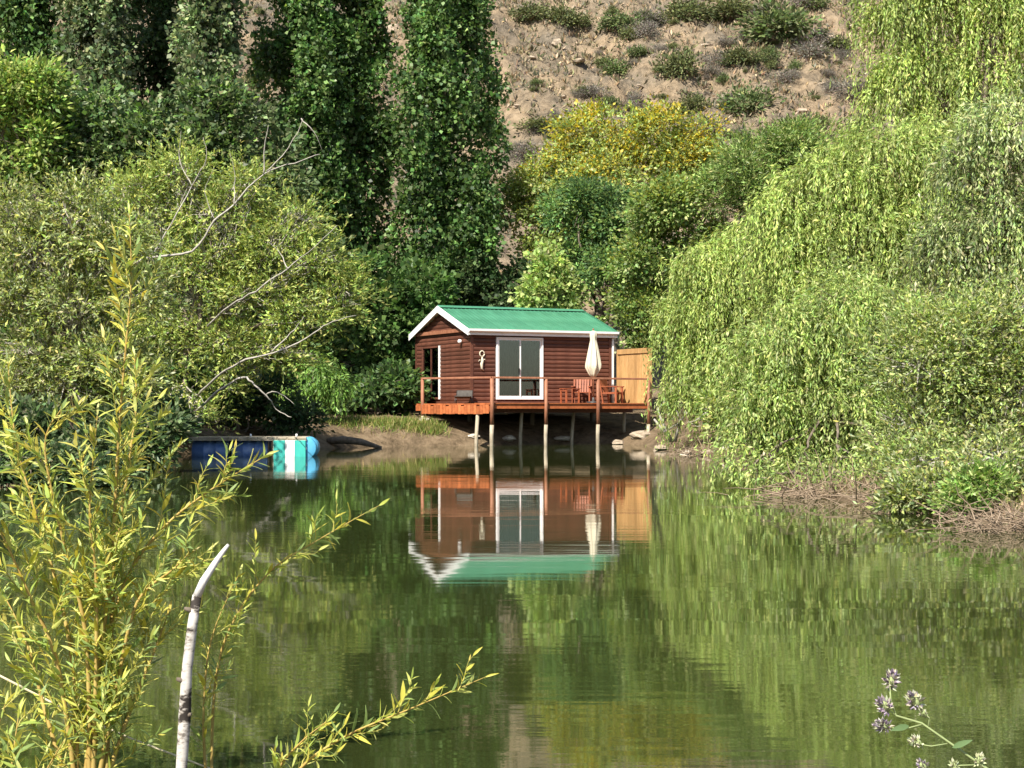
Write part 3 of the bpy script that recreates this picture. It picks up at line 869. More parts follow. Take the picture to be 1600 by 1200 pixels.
big = [(962, 122, 32, 'green', 'round green scrub bush alone on the tan slope above the yellow blossom'),
       (925, 150, 30, 'grey', 'grey-olive scrub bush beside the lone green bush on the slope'),
       (1063, 120, 42, 'olive', 'tall olive scrub bush right of the lone green bush on the slope'),
       (1165, 178, 46, 'green', 'wide green scrub bush on the slope above the feathery tree'),
       (1078, 180, 34, 'olive', 'olive scrub bush just above the right side of the yellow blossom'),
       (1215, 60, 60, 'green', 'large green scrub bush near the top of the slope'),
       (1140, 30, 46, 'olive', 'olive scrub bush at the top of the slope left of the large green bush'),
       (1070, 30, 40, 'olive', 'olive scrub bush at the top edge above the tall olive bush'),
       (1265, 90, 34, 'grey', 'greyish scrub bush right below the large green bush'),
       (1340, 150, 44, 'grey', 'grey scrub bush at the left side of the tall corner willow'),
       (1310, 75, 30, 'olive', 'olive scrub bush between the large green bush and the corner willow'),
       (845, 205, 34, 'olive', 'olive scrub bush on the slope left of the yellow blossom'),
       (820, 245, 26, 'grey', 'grey scrub bush low on the slope next to the broad poplar'),
       (830, 30, 32, 'olive', 'olive scrub bush at the top of the slope next to the broad poplar'),
       (990, 165, 30, 'grey', 'grey twiggy scrub bush right behind the yellow blossom'),
       (1010, 60, 24, 'grey', 'small grey scrub bush in the bare part of the slope'),
       (905, 40, 24, 'olive', 'small olive scrub bush in the bare upper slope'),
       (1230, 130, 28, 'grey', 'grey scrub bush above the wide green bush'),
       (1120, 105, 28, 'grey', 'grey scrub bush between the tall olive and the wide green bush'),
       (820, 340, 22, 'grey', 'grey scrub bush at the slope foot beside the fresh green shrub'),
       (398, 130, 20, 'olive', 'olive scrub bush on the tan strip between the left poplars')]
for a in big: scrub(*a)
NEAR = [(962, 122, 'the lone green bush'), (1063, 120, 'the tall olive bush'), (1165, 178, 'the wide green bush'), (1215, 60, 'the large green bush'), (1350, 130, 'the tall corner willow'),
        (785, 120, 'the broad poplar'), (900, 235, 'the yellow blossom tree'), (1140, 30, 'the topmost olive bush'), (905, 40, 'the small olive bush'), (1240, 215, 'the feathery tree')]


def near_label(px, py, k):
    x, y, t = min(NEAR, key=lambda e: math.hypot(px - e[0], py - e[1]))
    dx, dy = px - x, py - y
    rel = ('just right of' if dx > 0 else 'just left of') if abs(dx) > abs(dy) else ('just below' if dy > 0 else 'just above')
    return 'small %s scrub tuft on the slope %s %s' % (k, rel, t)


for i in range(34):
    px = 1380 - 520 * rng.random() ** 1.4; py = rng.uniform(-20, 235)
    k = ('grey', 'olive', 'olive', 'grey', 'green')[i % 5]
    scrub(px, py, rng.uniform(16, 32), k, near_label(px, py, k).replace('small', 'mid-sized').replace('tuft', 'bush'), 'mid-sized scrub bushes on the slope')
for i in range(96):
    if i % 3 == 0: tcx, tcy = rng.uniform(795, 1380), rng.uniform(-15, 250)
    px = tcx + rng.normal(0, 22); py = tcy + rng.normal(0, 10)
    px = min(max(px, 795), 1380)
    k = ('grey', 'olive', 'grey', 'green')[int(rng.integers(0, 4))]
    scrub(px, py, rng.uniform(6, 17), k, near_label(px, py, k), 'low scrub tufts on the slope')
for i in range(10):
    scrub(rng.uniform(385, 440), rng.uniform(-10, 180), rng.uniform(8, 14), ('grey', 'olive')[i % 2], 'small %s scrub tuft on the tan strip between the left poplars' % ('grey', 'olive')[i % 2], 'low scrub tufts on the strip')

# dry grass and stones of the slope: nobody could count them
n = 20000
gx = rng.uniform(-20, 34, n); gy = rng.uniform(82, 140, n)
msk = np.sin(gx * 0.45 + 2) * np.cos(gy * 0.5) + rng.normal(0, 0.8, n) > -0.5
gx, gy = gx[msk], gy[msk]; n = len(gx)
gz = zt(gx, gy)
B = 5
P = np.repeat(np.stack([gx, gy, gz], -1), B, 0) + rng.normal(0, 0.11, (n * B, 3)) * np.array([1, 1, 0.1])
D = nrm(rng.normal(0, 0.6, (n * B, 3)) + np.array([0, -0.2, 0.8]))
C = palette([(0.44, 0.32, 0.18), (0.36, 0.27, 0.16), (0.24, 0.21, 0.12), (0.17, 0.14, 0.11), (0.48, 0.38, 0.24), (0.13, 0.14, 0.07), (0.18, 0.17, 0.12), (0.10, 0.12, 0.06)], n * B, 0.15) * np.repeat(np.clip(1 + rng.normal(0, 0.2, n), 0.5, 1.5), B)[:, None]
s = np.repeat(rng.uniform(0.5, 1.5, n), B)
v, q, c = leaf_quads(P, D, rng.normal(0, 1, (n * B, 3)), 0.36 * s, 0.11 * s, C)
tag(link('dry_grass', quad_mesh('dry_grass', v, q, M['leaf_matte'], c)), 'dry straw coloured grass tufts covering the hillside', 'grass', None, 'stuff')


def rock_mesh(seed, mat):
    r = np.random.default_rng(seed)
    bm_v, bm_f = [], []
    nu, nv = 10, 7
    for i in range(nv + 1):
        ph = math.pi * i / nv
        for k in range(nu):
            a = 2 * math.pi * k / nu
            d = (math.sin(ph) * math.cos(a), math.sin(ph) * math.sin(a), math.cos(ph))
            rr = 1 + 0.22 * math.sin(3 * d[0] + seed) * math.cos(2.5 * d[1] + seed * 2) + 0.12 * math.sin(6 * d[2] + 4 * d[0] + seed) + (0 if i in (0, nv) else r.normal(0, 0.05))
            bm_v.append((d[0] * rr, d[1] * rr, d[2] * rr * 0.75))
    for i in range(nv):
        for k in range(nu):
            a, b_ = i * nu + k, i * nu + (k + 1) % nu
            bm_f.append((a, a + nu, b_ + nu, b_))
    return MB().add(bm_v, bm_f).mesh('rock', mat, False)


ROCKS = [rock_mesh(i, M['rock']) for i in range(4)]
for px, py, s in [(612, 50, 14), (640, 22, 10), (395, 160, 12), (870, 70, 8), (1300, 60, 8), (1010, 205, 8), (618, 395, 10)]:
    p = hill_at(px, py)
    o = link('hillside_rock', ROCKS[int(rng.integers(0, 4))], None, p)
    o.scale = [s * p.y / F * rng.uniform(0.8, 1.3) for _ in range(3)]
    tag(o, {612: 'ochre rock high in the gap between two poplars', 640: 'small rock at the top of the gap between two poplars', 395: 'ochre rock at the foot of the tan strip', 870: 'rock on the bare slope next to the broad poplar', 1300: 'rock near the corner willow on the slope',
             1010: 'rock peeping out behind the yellow blossom', 618: 'rock low in the gap between the poplars above the cabin'}[px], 'rock')

OUT = [(830, 90), (880, 150), (905, 95), (985, 40), (1040, 70), (1105, 70), (1130, 150), (1190, 115), (1285, 130), (1330, 40), (1000, 135), (860, 15), (1160, 85), (1250, 175), (940, 75), (810, 165)]
for i, (px, py) in enumerate(OUT):
    p = hill_at(px, py)
    o = link('rock_outcrop', ROCKS[i % 4], None, p - Vector((0, 0, 0.08)))
    q_ = rng.uniform(5, 10) * p.y / F
    o.scale = (q_ * rng.uniform(1.0, 1.8), q_, q_ * rng.uniform(0.45, 0.8))
    o.rotation_euler = (rng.uniform(-0.3, 0.3), rng.uniform(-0.3, 0.3), rng.random() * 6.28)
    tag(o, near_label(px, py, 'brown').replace('small brown scrub tuft', 'low brown rock outcrop'), 'rock', 'rock outcrops on the slope')

# ------------------------------------------------------------------ cabin
A = math.atan2(0.438, 0.899)
C0 = Vector((-1.43, 58.9, 0))
U, Vv = Vector((math.cos(A), math.sin(A), 0)), Vector((-math.sin(A), math.cos(A), 0))
LX, WY = 5.6, 5.0
ZF, ZW = 1.50, 4.07            # floor and wall top


def loc2w(x, y, z=0):
    return C0 + U * x + Vv * y + Vector((0, 0, z))


cabin = empty('timber_cabin', C0, A)
tag(cabin, 'red-brown timber cabin with green roof and white trim standing over the pond', 'cabin')
RISE = 0.85
slope = RISE / (WY / 2)


def gable_z(y): return ZW + RISE - abs(y - WY / 2) * slope


def board_mesh(L, h, t=0.034):
    """one log-profile board, length L along x, outer face towards -y"""
    sec = [(0, 0), (-t * 0.55, 0.006), (-t, h * 0.3), (-t, h * 0.7), (-t * 0.5, h - 0.008), (0, h - 0.002)]
    k = len(sec)
    vs = [(0, y, z) for y, z in sec] + [(L, y, z) for y, z in sec]
    fs = [(i, (i + 1) % k, (i + 1) % k + k, i + k) for i in range(k)] + [tuple(reversed(range(k))), tuple(range(k, 2 * k))]
    return MB().add(vs, [tuple(reversed(f)) for f in fs]).mesh('wall_board', M['wall_wood'])


BH = 0.148
DX0, DX1, DZ0, DZ1 = 0.95, 2.82, 1.60, 3.83
fw = MB().box((0.0, 0.0, ZF - 0.12), (DX0, 0.1, ZW)).box((DX1, 0.0, ZF - 0.12), (LX, 0.1, ZW)).box((DX0, 0.0, DZ1), (DX1, 0.1, ZW)).box((DX0, 0.0, ZF - 0.12), (DX1, 0.1, DZ0)).build('front_wall', M['wall_wood'], cabin)
cache = {}


def put_boards(wall, spans, z0, z1, rz, ox, oy):
    z = z0
    while z < z1 - 0.03:
        h = min(BH, z1 - z)
        for a, b_ in spans(z, z + h):
            key = (round(b_ - a, 3), round(h, 3))
            if key not in cache: cache[key] = board_mesh(b_ - a, h)
            o = link('wall_board', cache[key], wall)
            o.rotation_euler = (0, 0, rz)
            o.location = (ox + math.cos(rz) * a, oy + math.sin(rz) * a, z)
        z += BH


def front_spans(z0, z1):
    if z1 > DZ0 and z0 < DZ1: return [(0.06, DX0 - 0.05), (DX1 + 0.05, LX - 0.06)]
    return [(0.06, LX - 0.06)]


put_boards(fw, front_spans, ZF - 0.1, ZW, 0, 0, -0.002)
WY0, WY1, WZ0, WZ1 = 2.75, 4.4, 1.62, 3.6     # gable glazing
gw = MB()
gw.box((0, 0.1, ZF - 0.12), (0.1, WY0, ZW)).box((0, WY1, ZF - 0.12), (0.1, WY, ZW)).box((0, WY0, WZ1), (0.1, WY1, ZW)).box((0, WY0, ZF - 0.12), (0.1, WY1, WZ0))
gw.add([(0, 0.1, ZW), (0, WY - 0.1, ZW), (0, WY / 2, ZW + RISE - 0.06), (0.1, 0.1, ZW), (0.1, WY - 0.1, ZW), (0.1, WY / 2, ZW + RISE - 0.06)], [(0, 2, 1), (3, 4, 5), (0, 3, 5, 2), (1, 2, 5, 4), (0, 1, 4, 3)])
gw = gw.build('gable_wall', M['wall_wood'], cabin)


def gable_spans(z0, z1):
    top = z1 - ZW
    a, b_ = 0.06, WY - 0.06
    if z1 > ZW:
        k = (z1 - ZW) / slope
        a, b_ = max(a, k), min(b_, WY - k)
        if b_ - a < 0.15: return []
    if z1 > WZ0 and z0 < WZ1: return [(WY - b_, WY - WY1 - 0.05), (WY - WY0 + 0.05, WY - a)]
    return [(WY - b_, WY - a)]


put_boards(gw, gable_spans, ZF - 0.1, ZW + RISE - 0.1, -math.pi / 2, -0.002, WY)
MB().box((0.1, WY - 0.1, ZF - 0.12), (LX - 0.1, WY, ZW)).build('back_wall', M['wall_wood'], cabin)
ew = MB().box((LX - 0.1, 0.1, ZF - 0.12), (LX, WY, ZW)).add([(LX - 0.1, 0.1, ZW), (LX - 0.1, WY - 0.1, ZW), (LX - 0.1, WY / 2, ZW + RISE - 0.06), (LX, 0.1, ZW), (LX, WY - 0.1, ZW), (LX, WY / 2, ZW + RISE - 0.06)], [(0, 2, 1), (3, 4, 5), (0, 3, 5, 2), (1, 2, 5, 4), (0, 1, 4, 3)])
ew.build('end_wall', M['wall_wood'], cabin)
for x in (0.0, LX):
    for y in (0.0, WY):
        MB().box((x - 0.05, y - 0.05, ZF - 0.12), (x + 0.05, y + 0.05, ZW)).build('corner_post', M['wall_wood'], cabin)
MB().box((-0.02, -0.02, ZF - 0.32), (LX + 0.02, WY, ZF - 0.125)).build('floor_frame', M['wall_wood'], cabin)
MB().box((0.1, 2.6, ZF - 0.1), (LX - 0.1, 2.66, ZW - 0.02)).build('inner_wall', M['dark_room'], cabin)

# roof of green sheets
OH, OG = 0.18, 0.22                               # eave and gable overhang


def sheet(side):
    w = 0.70
    vs, fs = [], []
    prof = []
    x = 0.0
    while x < w - 1e-6:
        prof += [(x, 0), (x + 0.028, 0.014), (x + 0.06, 0.014), (x + 0.088, 0)]
        x += 0.175
    prof.append((w, 0))
    for (x, h) in prof:
        for k, y in enumerate((-OH, WY / 2) if side == 0 else (WY + OH, WY / 2)):
            vs.append((x, y, gable_z(y) + 0.075 + h))
    for i in range(len(prof) - 1):
        a = 2 * i
        fs.append((a, a + 2, a + 3, a + 1) if side == 0 else (a, a + 1, a + 3, a + 2))
    nn = len(vs)
    vs += [(p[0], p[1], p[2] - 0.012) for p in vs]
    fs += [tuple(i + nn for i in reversed(f)) for f in fs]
    return MB().add(vs, fs).mesh('roof_sheet', M['roof_green'])


roof = MB()
for (y0, y1) in ((-OH, WY / 2), (WY + OH, WY / 2)):
    vs = [(-OG + 0.03, y0, gable_z(y0)), (LX + OG - 0.03, y0, gable_z(y0)), (LX + OG - 0.03, y1, gable_z(y1)), (-OG + 0.03, y1, gable_z(y1))]
    vs += [(p[0], p[1], p[2] + 0.05) for p in vs]
    roof.add(vs, [(0, 3, 2, 1), (4, 5, 6, 7), (0, 1, 5, 4), (1, 2, 6, 5), (2, 3, 7, 6), (3, 0, 4, 7)])
roof = roof.build('roof', M['white_paint'], cabin)
ns = 9
wtot = LX + 2 * OG
for sd in (0, 1):
    me = sheet(sd)
    for i in range(ns):
        o = link('roof_sheet', me, roof, (-OG + 0.005 + i * wtot / ns * 0.9975, 0, 0.0015 * (i % 2)))
        o.scale = (wtot / ns / 0.70, 1, 1)
zr = gable_z(WY / 2) + 0.12
MB().add([(-OG, WY / 2 - 0.17, zr - 0.05), (-OG, WY / 2, zr + 0.035), (-OG, WY / 2 + 0.17, zr - 0.05), (LX + OG, WY / 2 - 0.17, zr - 0.05), (LX + OG, WY / 2, zr + 0.035), (LX + OG, WY / 2 + 0.17, zr - 0.05)],
         [(0, 3, 4, 1), (1, 4, 5, 2), (0, 1, 2), (3, 5, 4), (0, 2, 5, 3)]).build('ridge_cap', M['roof_green'], roof)
ze = gable_z(-OH)
MB().box((-OG - 0.02, -OH - 0.03, ze - 0.13), (LX + OG + 0.02, -OH - 0.004, ze + 0.045)).build('fascia_board', M['white_paint'], roof, bevel=0.006)
g = MB()
gs = [(0.0, 0.10), (0.0, 0.02), (-0.03, 0.0), (-0.08, 0.0), (-0.11, 0.03), (-0.115, 0.105), (-0.10, 0.105), (-0.095, 0.04), (-0.03, 0.02), (-0.015, 0.10)]
k = len(gs)
vs = [(-OG, -OH - 0.034 + y, ze - 0.02 + z) for y, z in gs] + [(LX + OG, -OH - 0.034 + y, ze - 0.02 + z) for y, z in gs]
g.add(vs, [tuple(reversed((i, (i + 1) % k, (i + 1) % k + k, i + k))) for i in range(k)] + [tuple(range(k)), tuple(reversed(range(k, 2 * k)))])
g.build('gutter', M['white_paint'], roof)
for x in (-OG - 0.03, LX + OG + 0.002):
    for y0 in (-OH - 0.05, WY + OH + 0.05):
        p = [(x, y0, gable_z(y0) - 0.13), (x, WY / 2, gable_z(WY / 2) - 0.11), (x, WY / 2, gable_z(WY / 2) + 0.125), (x, y0, gable_z(y0) + 0.105)]
        vs = p + [(a + 0.028, b_, c_) for a, b_, c_ in p]
        MB().add(vs, [(0, 1, 2, 3), (7, 6, 5, 4), (0, 4, 5, 1), (1, 5, 6, 2), (2, 6, 7, 3), (3, 7, 4, 0)]).build('barge_board', M['white_paint' if x < 0 else 'roof_green'], roof)
MB().box((-0.12, 0.12, ZW - 0.06), (-0.045, WY - 0.12, ZW + 0.07)).build('gable_beam', M['rail_wood'], cabin, bevel=0.006)
MB().box((LX + 0.06, -0.09, ze - 0.1), (LX + 0.13, -0.02, ze + 0.02)).box((LX + 0.065, -0.085, 1.2), (LX + 0.125, -0.025, ze - 0.1)).build('downpipe', M['white_paint'], cabin)

# sliding door
door = MB()
fwid = 0.06
door.box((DX0, -0.07, DZ0), (DX0 + fwid, 0.06, DZ1)).box((DX1 - fwid, -0.07, DZ0), (DX1, 0.06, DZ1)).box((DX0 + fwid, -0.07, DZ1 - fwid), (DX1 - fwid, 0.06, DZ1)).box((DX0 + fwid, -0.07, DZ0), (DX1 - fwid, 0.06, DZ0 + fwid))
door = door.build('sliding_door', M['white_paint'], cabin, bevel=0.005)
mid = (DX0 + DX1) / 2
for i, (a, b_, y) in enumerate(((DX0 + fwid, mid + 0.04, -0.05), (mid - 0.04, DX1 - fwid, -0.005))):
    s = 0.05
    p = MB().box((a, y, DZ0 + fwid), (a + s, y + 0.03, DZ1 - fwid)).box((b_ - s, y, DZ0 + fwid), (b_, y + 0.03, DZ1 - fwid)).box((a + s, y, DZ1 - fwid - s), (b_ - s, y + 0.03, DZ1 - fwid)).box((a + s, y, DZ0 + fwid), (b_ - s, y + 0.03, DZ0 + fwid + s + 0.02))
    p.build('door_frame', M['white_paint'], door)
    MB().box((a + s, y + 0.01, DZ0 + fwid + s + 0.02), (b_ - s, y + 0.018, DZ1 - fwid - s)).build('pane', M['glass'], door)
MB().box((mid - 0.035, -0.085, 2.5), (mid - 0.01, -0.052, 2.72)).build('door_handle', M['dark_metal'], door)
for a, b_ in ((DX0 + 0.03, mid - 0.08), (mid + 0.1, DX1 - 0.03)):
    vs, fs = [], []
    nn = 48
    for i in range(nn + 1):
        x = a + (b_ - a) * i / nn
        y = 0.2 + 0.035 * math.sin(i * 1.15) + 0.015 * math.sin(i * 0.47)
        vs += [(x, y, DZ0 + 0.05), (x, y, DZ1 - 0.04), (x, y + 0.006, DZ0 + 0.05), (x, y + 0.006, DZ1 - 0.04)]
    for i in range(nn):
        q0 = 4 * i
        fs += [(q0, q0 + 4, q0 + 5, q0 + 1), (q0 + 2, q0 + 3, q0 + 7, q0 + 6)]
    MB().add(vs, fs).build('curtain', M['curtain'], door, True)

# gable glazing with one pale jamb
gwin = MB().box((-0.06, WY1 - 0.07, WZ0), (0.06, WY1, WZ1)).box((-0.06, WY0 + 0.07, WZ1 - 0.07), (0.06, WY1 - 0.07, WZ1)).box((-0.06, WY0 + 0.07, WZ0), (0.06, WY1 - 0.07, WZ0 + 0.07))
gwin = gwin.build('gable_window', M['wall_wood'], cabin, bevel=0.005)
MB().box((-0.07, WY0, WZ0), (0.06, WY0 + 0.05, WZ1)).build('jamb', M['white_paint'], gwin)
MB().box((-0.04, (WY0 + WY1) / 2 - 0.03, WZ0 + 0.07), (0.04, (WY0 + WY1) / 2 + 0.03, WZ1 - 0.07)).build('mullion', M['wall_wood'], gwin)
for a, b_ in ((WY0 + 0.07, (WY0 + WY1) / 2 - 0.03), ((WY0 + WY1) / 2 + 0.03, WY1 - 0.07)):
    MB().box((-0.01, a, WZ0 + 0.07), (0.0, b_, WZ1 - 0.07)).build('pane', M['glass'], gwin)
lamp = MB().lathe([(0.05, 0), (0.075, 0.02), (0.08, 0.07), (0.055, 0.12), (0.02, 0.135)], 14).build('wall_lamp', M['white_paint'], cabin, True)
lamp.location = (-0.12, 0.75, 3.62)
orn = MB()
ring = [(0.38 + 0.09 * math.cos(t), -0.06, 3.22 + 0.10 * math.sin(t)) for t in np.linspace(0, 2 * math.pi, 15)]
orn.tube(ring, 0.022, 6)
orn.build('wall_ornament', M['canvas'], cabin, True)
orn = MB()
orn.tube([(0.38, -0.06, 3.10), (0.40, -0.065, 2.98), (0.36, -0.07, 2.86), (0.37, -0.06, 2.70), (0.44, -0.055, 2.62)], [0.025, 0.045, 0.055, 0.04, 0.012], 8)
orn.tube([(0.37, -0.06, 2.98), (0.28, -0.06, 3.00), (0.24, -0.06, 2.94)], [0.018, 0.014, 0.008], 5)
orn.tube([(0.40, -0.06, 2.98), (0.49, -0.06, 3.03), (0.53, -0.06, 2.97)], [0.018, 0.014, 0.008], 5)
orn.build('wall_ornament', M['canvas'], cabin, True)
for x in (0.3, 2.8, 5.3):
    for y in (0.8, 4.6):
        w = loc2w(x, y); z = zg(w.x, w.y)
        MB().tube([(x, y, z - 0.4), (x, y, ZF - 0.32)], [0.09, 0.085], 10).build('stilt', M['bark'], cabin, True)

# ------------------------------------------------------------------ deck with railing
ZD = 1.47
deck = empty('timber_deck', C0, A)
tag(deck, 'orange-red timber deck on poles over the water in front of the cabin', 'deck')
YE = -2.39
P0, P1 = (-1.80, 0.21), (-0.35, YE)


def wing_front(x):
    return max(YE, P0[1] + (x - P0[0]) * (P1[1] - P0[1]) / (P1[0] - P0[0]))


y = YE - 0.04
i = 0
pm = MB().box((0, 0, 0), (6.18, 0.138, 0.036)).mesh('deck_plank', M['deck_wood'])
while y < -0.2:
    o = link('deck_plank', pm, deck, (-0.34, y, ZD - 0.036 + rng.uniform(-0.002, 0.002)))
    y += 0.146
x = -1.80
while x < -0.36 - 0.1:
    yb_ = 0.75 if x < -0.95 else 3.4
    MB().add([(x, wing_front(x) - 0.03, ZD - 0.06), (x + 0.138, wing_front(x + 0.138) - 0.03, ZD - 0.06), (x + 0.138, yb_, ZD - 0.06), (x, yb_, ZD - 0.06),
              (x, wing_front(x) - 0.03, ZD - 0.022), (x + 0.138, wing_front(x + 0.138) - 0.03, ZD - 0.022), (x + 0.138, yb_, ZD - 0.022), (x, yb_, ZD - 0.022)],
             [(0, 3, 2, 1), (4, 5, 6, 7), (0, 1, 5, 4), (1, 2, 6, 5), (2, 3, 7, 6), (3, 0, 4, 7)]).build('deck_plank', M['deck_wood'], deck)
    x += 0.146
for xx in (-0.345, -0.199):
    MB().box((xx, -0.05, ZD - 0.06), (xx + 0.138, 3.4, ZD - 0.022)).build('deck_plank', M['deck_wood'], deck)
MB().box((-0.33, YE + 0.0, ZD - 0.20), (5.84, YE + 0.045, ZD - 0.04)).build('edge_beam', M['deck_wood'], deck, bevel=0.005)
for xx in np.arange(0.2, 5.8, 0.62):
    MB().box((xx, YE + 0.05, ZD - 0.18), (xx + 0.05, -0.04, ZD - 0.042)).build('joist', M['wall_wood'], deck)
MB().box((-0.3, -1.3, ZD - 0.34), (5.82, -1.2, ZD - 0.185)).build('bearer', M['wall_wood'], deck)
# short upright skirting boards of the left wing
d = Vector((P0[0] - P1[0], P0[1] - P1[1], 0)); Ls = d.length; d.normalize()
nrm_o = Vector((-d.y, d.x, 0))
if nrm_o.x > 0: nrm_o = -nrm_o
kk = 0; t = 0.06
while t < Ls - 0.02:
    w = min(0.125, Ls - t)
    c0 = Vector((P1[0], P1[1], 0)) + d * t + nrm_o * 0.045
    c1 = c0 + d * w
    zl = ZD - 0.36 - rng.uniform(0, 0.03); zh = ZD - 0.066 - (0.05 if kk % 5 == 3 else 0.0)
    off = nrm_o * 0.024
    vs = [c0, c1, c1 + off, c0 + off]
    vs = [(p.x, p.y, zl) for p in vs] + [(p.x, p.y, zh) for p in vs]
    MB().add(vs, [(0, 1, 2, 3), (7, 6, 5, 4), (0, 4, 5, 1), (1, 5, 6, 2), (2, 6, 7, 3), (3, 7, 4, 0)]).build('skirting_board', M['deck_wood'], deck)
    t += 0.132; kk += 1
e0 = Vector((P1[0], P1[1], ZD - 0.2)); e1 = Vector((P0[0], P0[1], ZD - 0.2))
MB().beam(e0 + nrm_o * 0.01, e1 + nrm_o * 0.01, 0.05, 0.2).build('edge_beam', M['deck_wood'], deck)
MB().beam((P0[0], P0[1], ZD - 0.17), (P0[0], 0.75, ZD - 0.17), 0.05, 0.2).build('edge_beam', M['deck_wood'], deck)

ZR = 2.33
posts = [(P0[0], P0[1], 0.062), (P1[0] - 0.02, P1[1] - 0.075, 0.07), (1.70, YE - 0.065, 0.062), (3.75, YE - 0.065, 0.066), (5.80, YE - 0.065, 0.06)]
for i, (x, y, r) in enumerate(posts):
    w = loc2w(x, y); z0 = zg(w.x, w.y) - 0.35
    zs = 0.72 if i else 1.02
    p = MB().tube([(x, y, zs), (x + 0.006, y, 1.4), (x, y, ZR - 0.03)], [r, r * 0.97, r * 0.93], 12).build('post', M['rail_wood'], deck, True)
    MB().tube([(x + 0.01, y, z0), (x - 0.012, y, 0.35), (x, y, zs - 0.001)], [r * 1.02, r * 1.04, r * 1.01], 12).build('post_foot', M['pole_bare'], p, True)
for a, b_ in zip(posts[:-1], posts[1:]):
    a3, b3 = Vector((a[0], a[1], ZR)), Vector((b_[0], b_[1], ZR))
    dd = (b3 - a3).normalized()
    MB().beam(a3 - dd * 0.04 if a is posts[0] else a3 + dd * 0.004, b3 - dd * 0.004, 0.10, 0.065).build('rail', M['rail_wood'], deck, bevel=0.008)
for (xt, yt, zt_, xb, yb, r) in [(-0.62, -1.86, ZD - 0.36, -0.75, -2.0, 0.065), (1.36, -1.25, ZD - 0.34, 1.28, -1.3, 0.06), (3.42, -1.25, ZD - 0.34, 3.30, -1.3, 0.06), (5.5, -1.25, ZD - 0.34, 5.5, -1.25, 0.06)]:
    w = loc2w(xb, yb); z0 = zg(w.x, w.y) - 0.3
    MB().tube([(xb, yb, z0), ((xb + xt) / 2 - 0.02, (yb + yt) / 2, (z0 + zt_) / 2), (xt, yt, zt_)], [r * 1.05, r, r * 0.95], 10).build('support_pole', M['pole_bare'], deck, True)

# screen of upright planks at the right end of the deck
screen = empty('plank_screen', loc2w(5.93, -1.2, ZD), A)
tag(screen, 'honey coloured screen of upright planks at the right end of the deck', 'screen')
y = -1.08
while y < 1.08:
    w = 0.195 + rng.uniform(-0.012, 0.012)
    MB().box((-0.012 + rng.uniform(-0.004, 0.004), y, -0.04), (0.016, y + w, 1.86 + rng.uniform(-0.004, 0.004))).build('plank', M['fence_wood'], screen, bevel=0.004)
    y += w + 0.018
MB().box((-0.05, -1.12, 1.80), (-0.016, 1.16, 1.98)).build('cap_board', M['fence_wood'], screen, bevel=0.005)
MB().box((0.02, -1.1, 0.35), (0.06, 1.14, 0.45)).build('back_rail', M['fence_wood'], screen)
for y in (-1.16, 1.17):
    MB().box((-0.03, y - 0.035, -0.2), (0.05, y + 0.035, 1.97)).build('screen_post', M['fence_wood'], screen)

# ------------------------------------------------------------------ things on the deck
um = empty('parasol', loc2w(4.25, -1.2, ZD), A)
tag(um, 'closed cream parasol standing on the deck before the cabin wall', 'parasol')
MB().tube([(0, 0, 0.06), (0, 0, 2.55)], 0.022, 10).build('pole', M['rail_wood'], um, True)
MB().lathe([(0.24, 0), (0.25, 0.03), (0.22, 0.06), (0.05, 0.075), (0.04, 0.2), (0.03, 0.21)], 20).build('base', M['dark_metal'], um, True)
prof = [(0.02, 2.60), (0.07, 2.585), (0.12, 2.54), (0.125, 2.42), (0.10, 2.28), (0.13, 2.1), (0.175, 1.85), (0.215, 1.6), (0.245, 1.4), (0.25, 1.28), (0.20, 1.16), (0.15, 1.05), (0.10, 0.96), (0.04, 0.93)]
can = MB().lathe(prof, 72, lambda a, i: 1 + min(1, max(0, (i - 1) / 4)) * (0.42 * (abs(math.sin(a * 3.0 + 0.5)) ** 0.7 - 0.62) + 0.07 * math.sin(a * 13 + i * 0.6)))
can.build('canopy', M['canvas'], um, True)
MB().lathe([(0.012, 2.6), (0.03, 2.63), (0.03, 2.66), (0.008, 2.69)], 10).build('finial', M['rail_wood'], um, True)


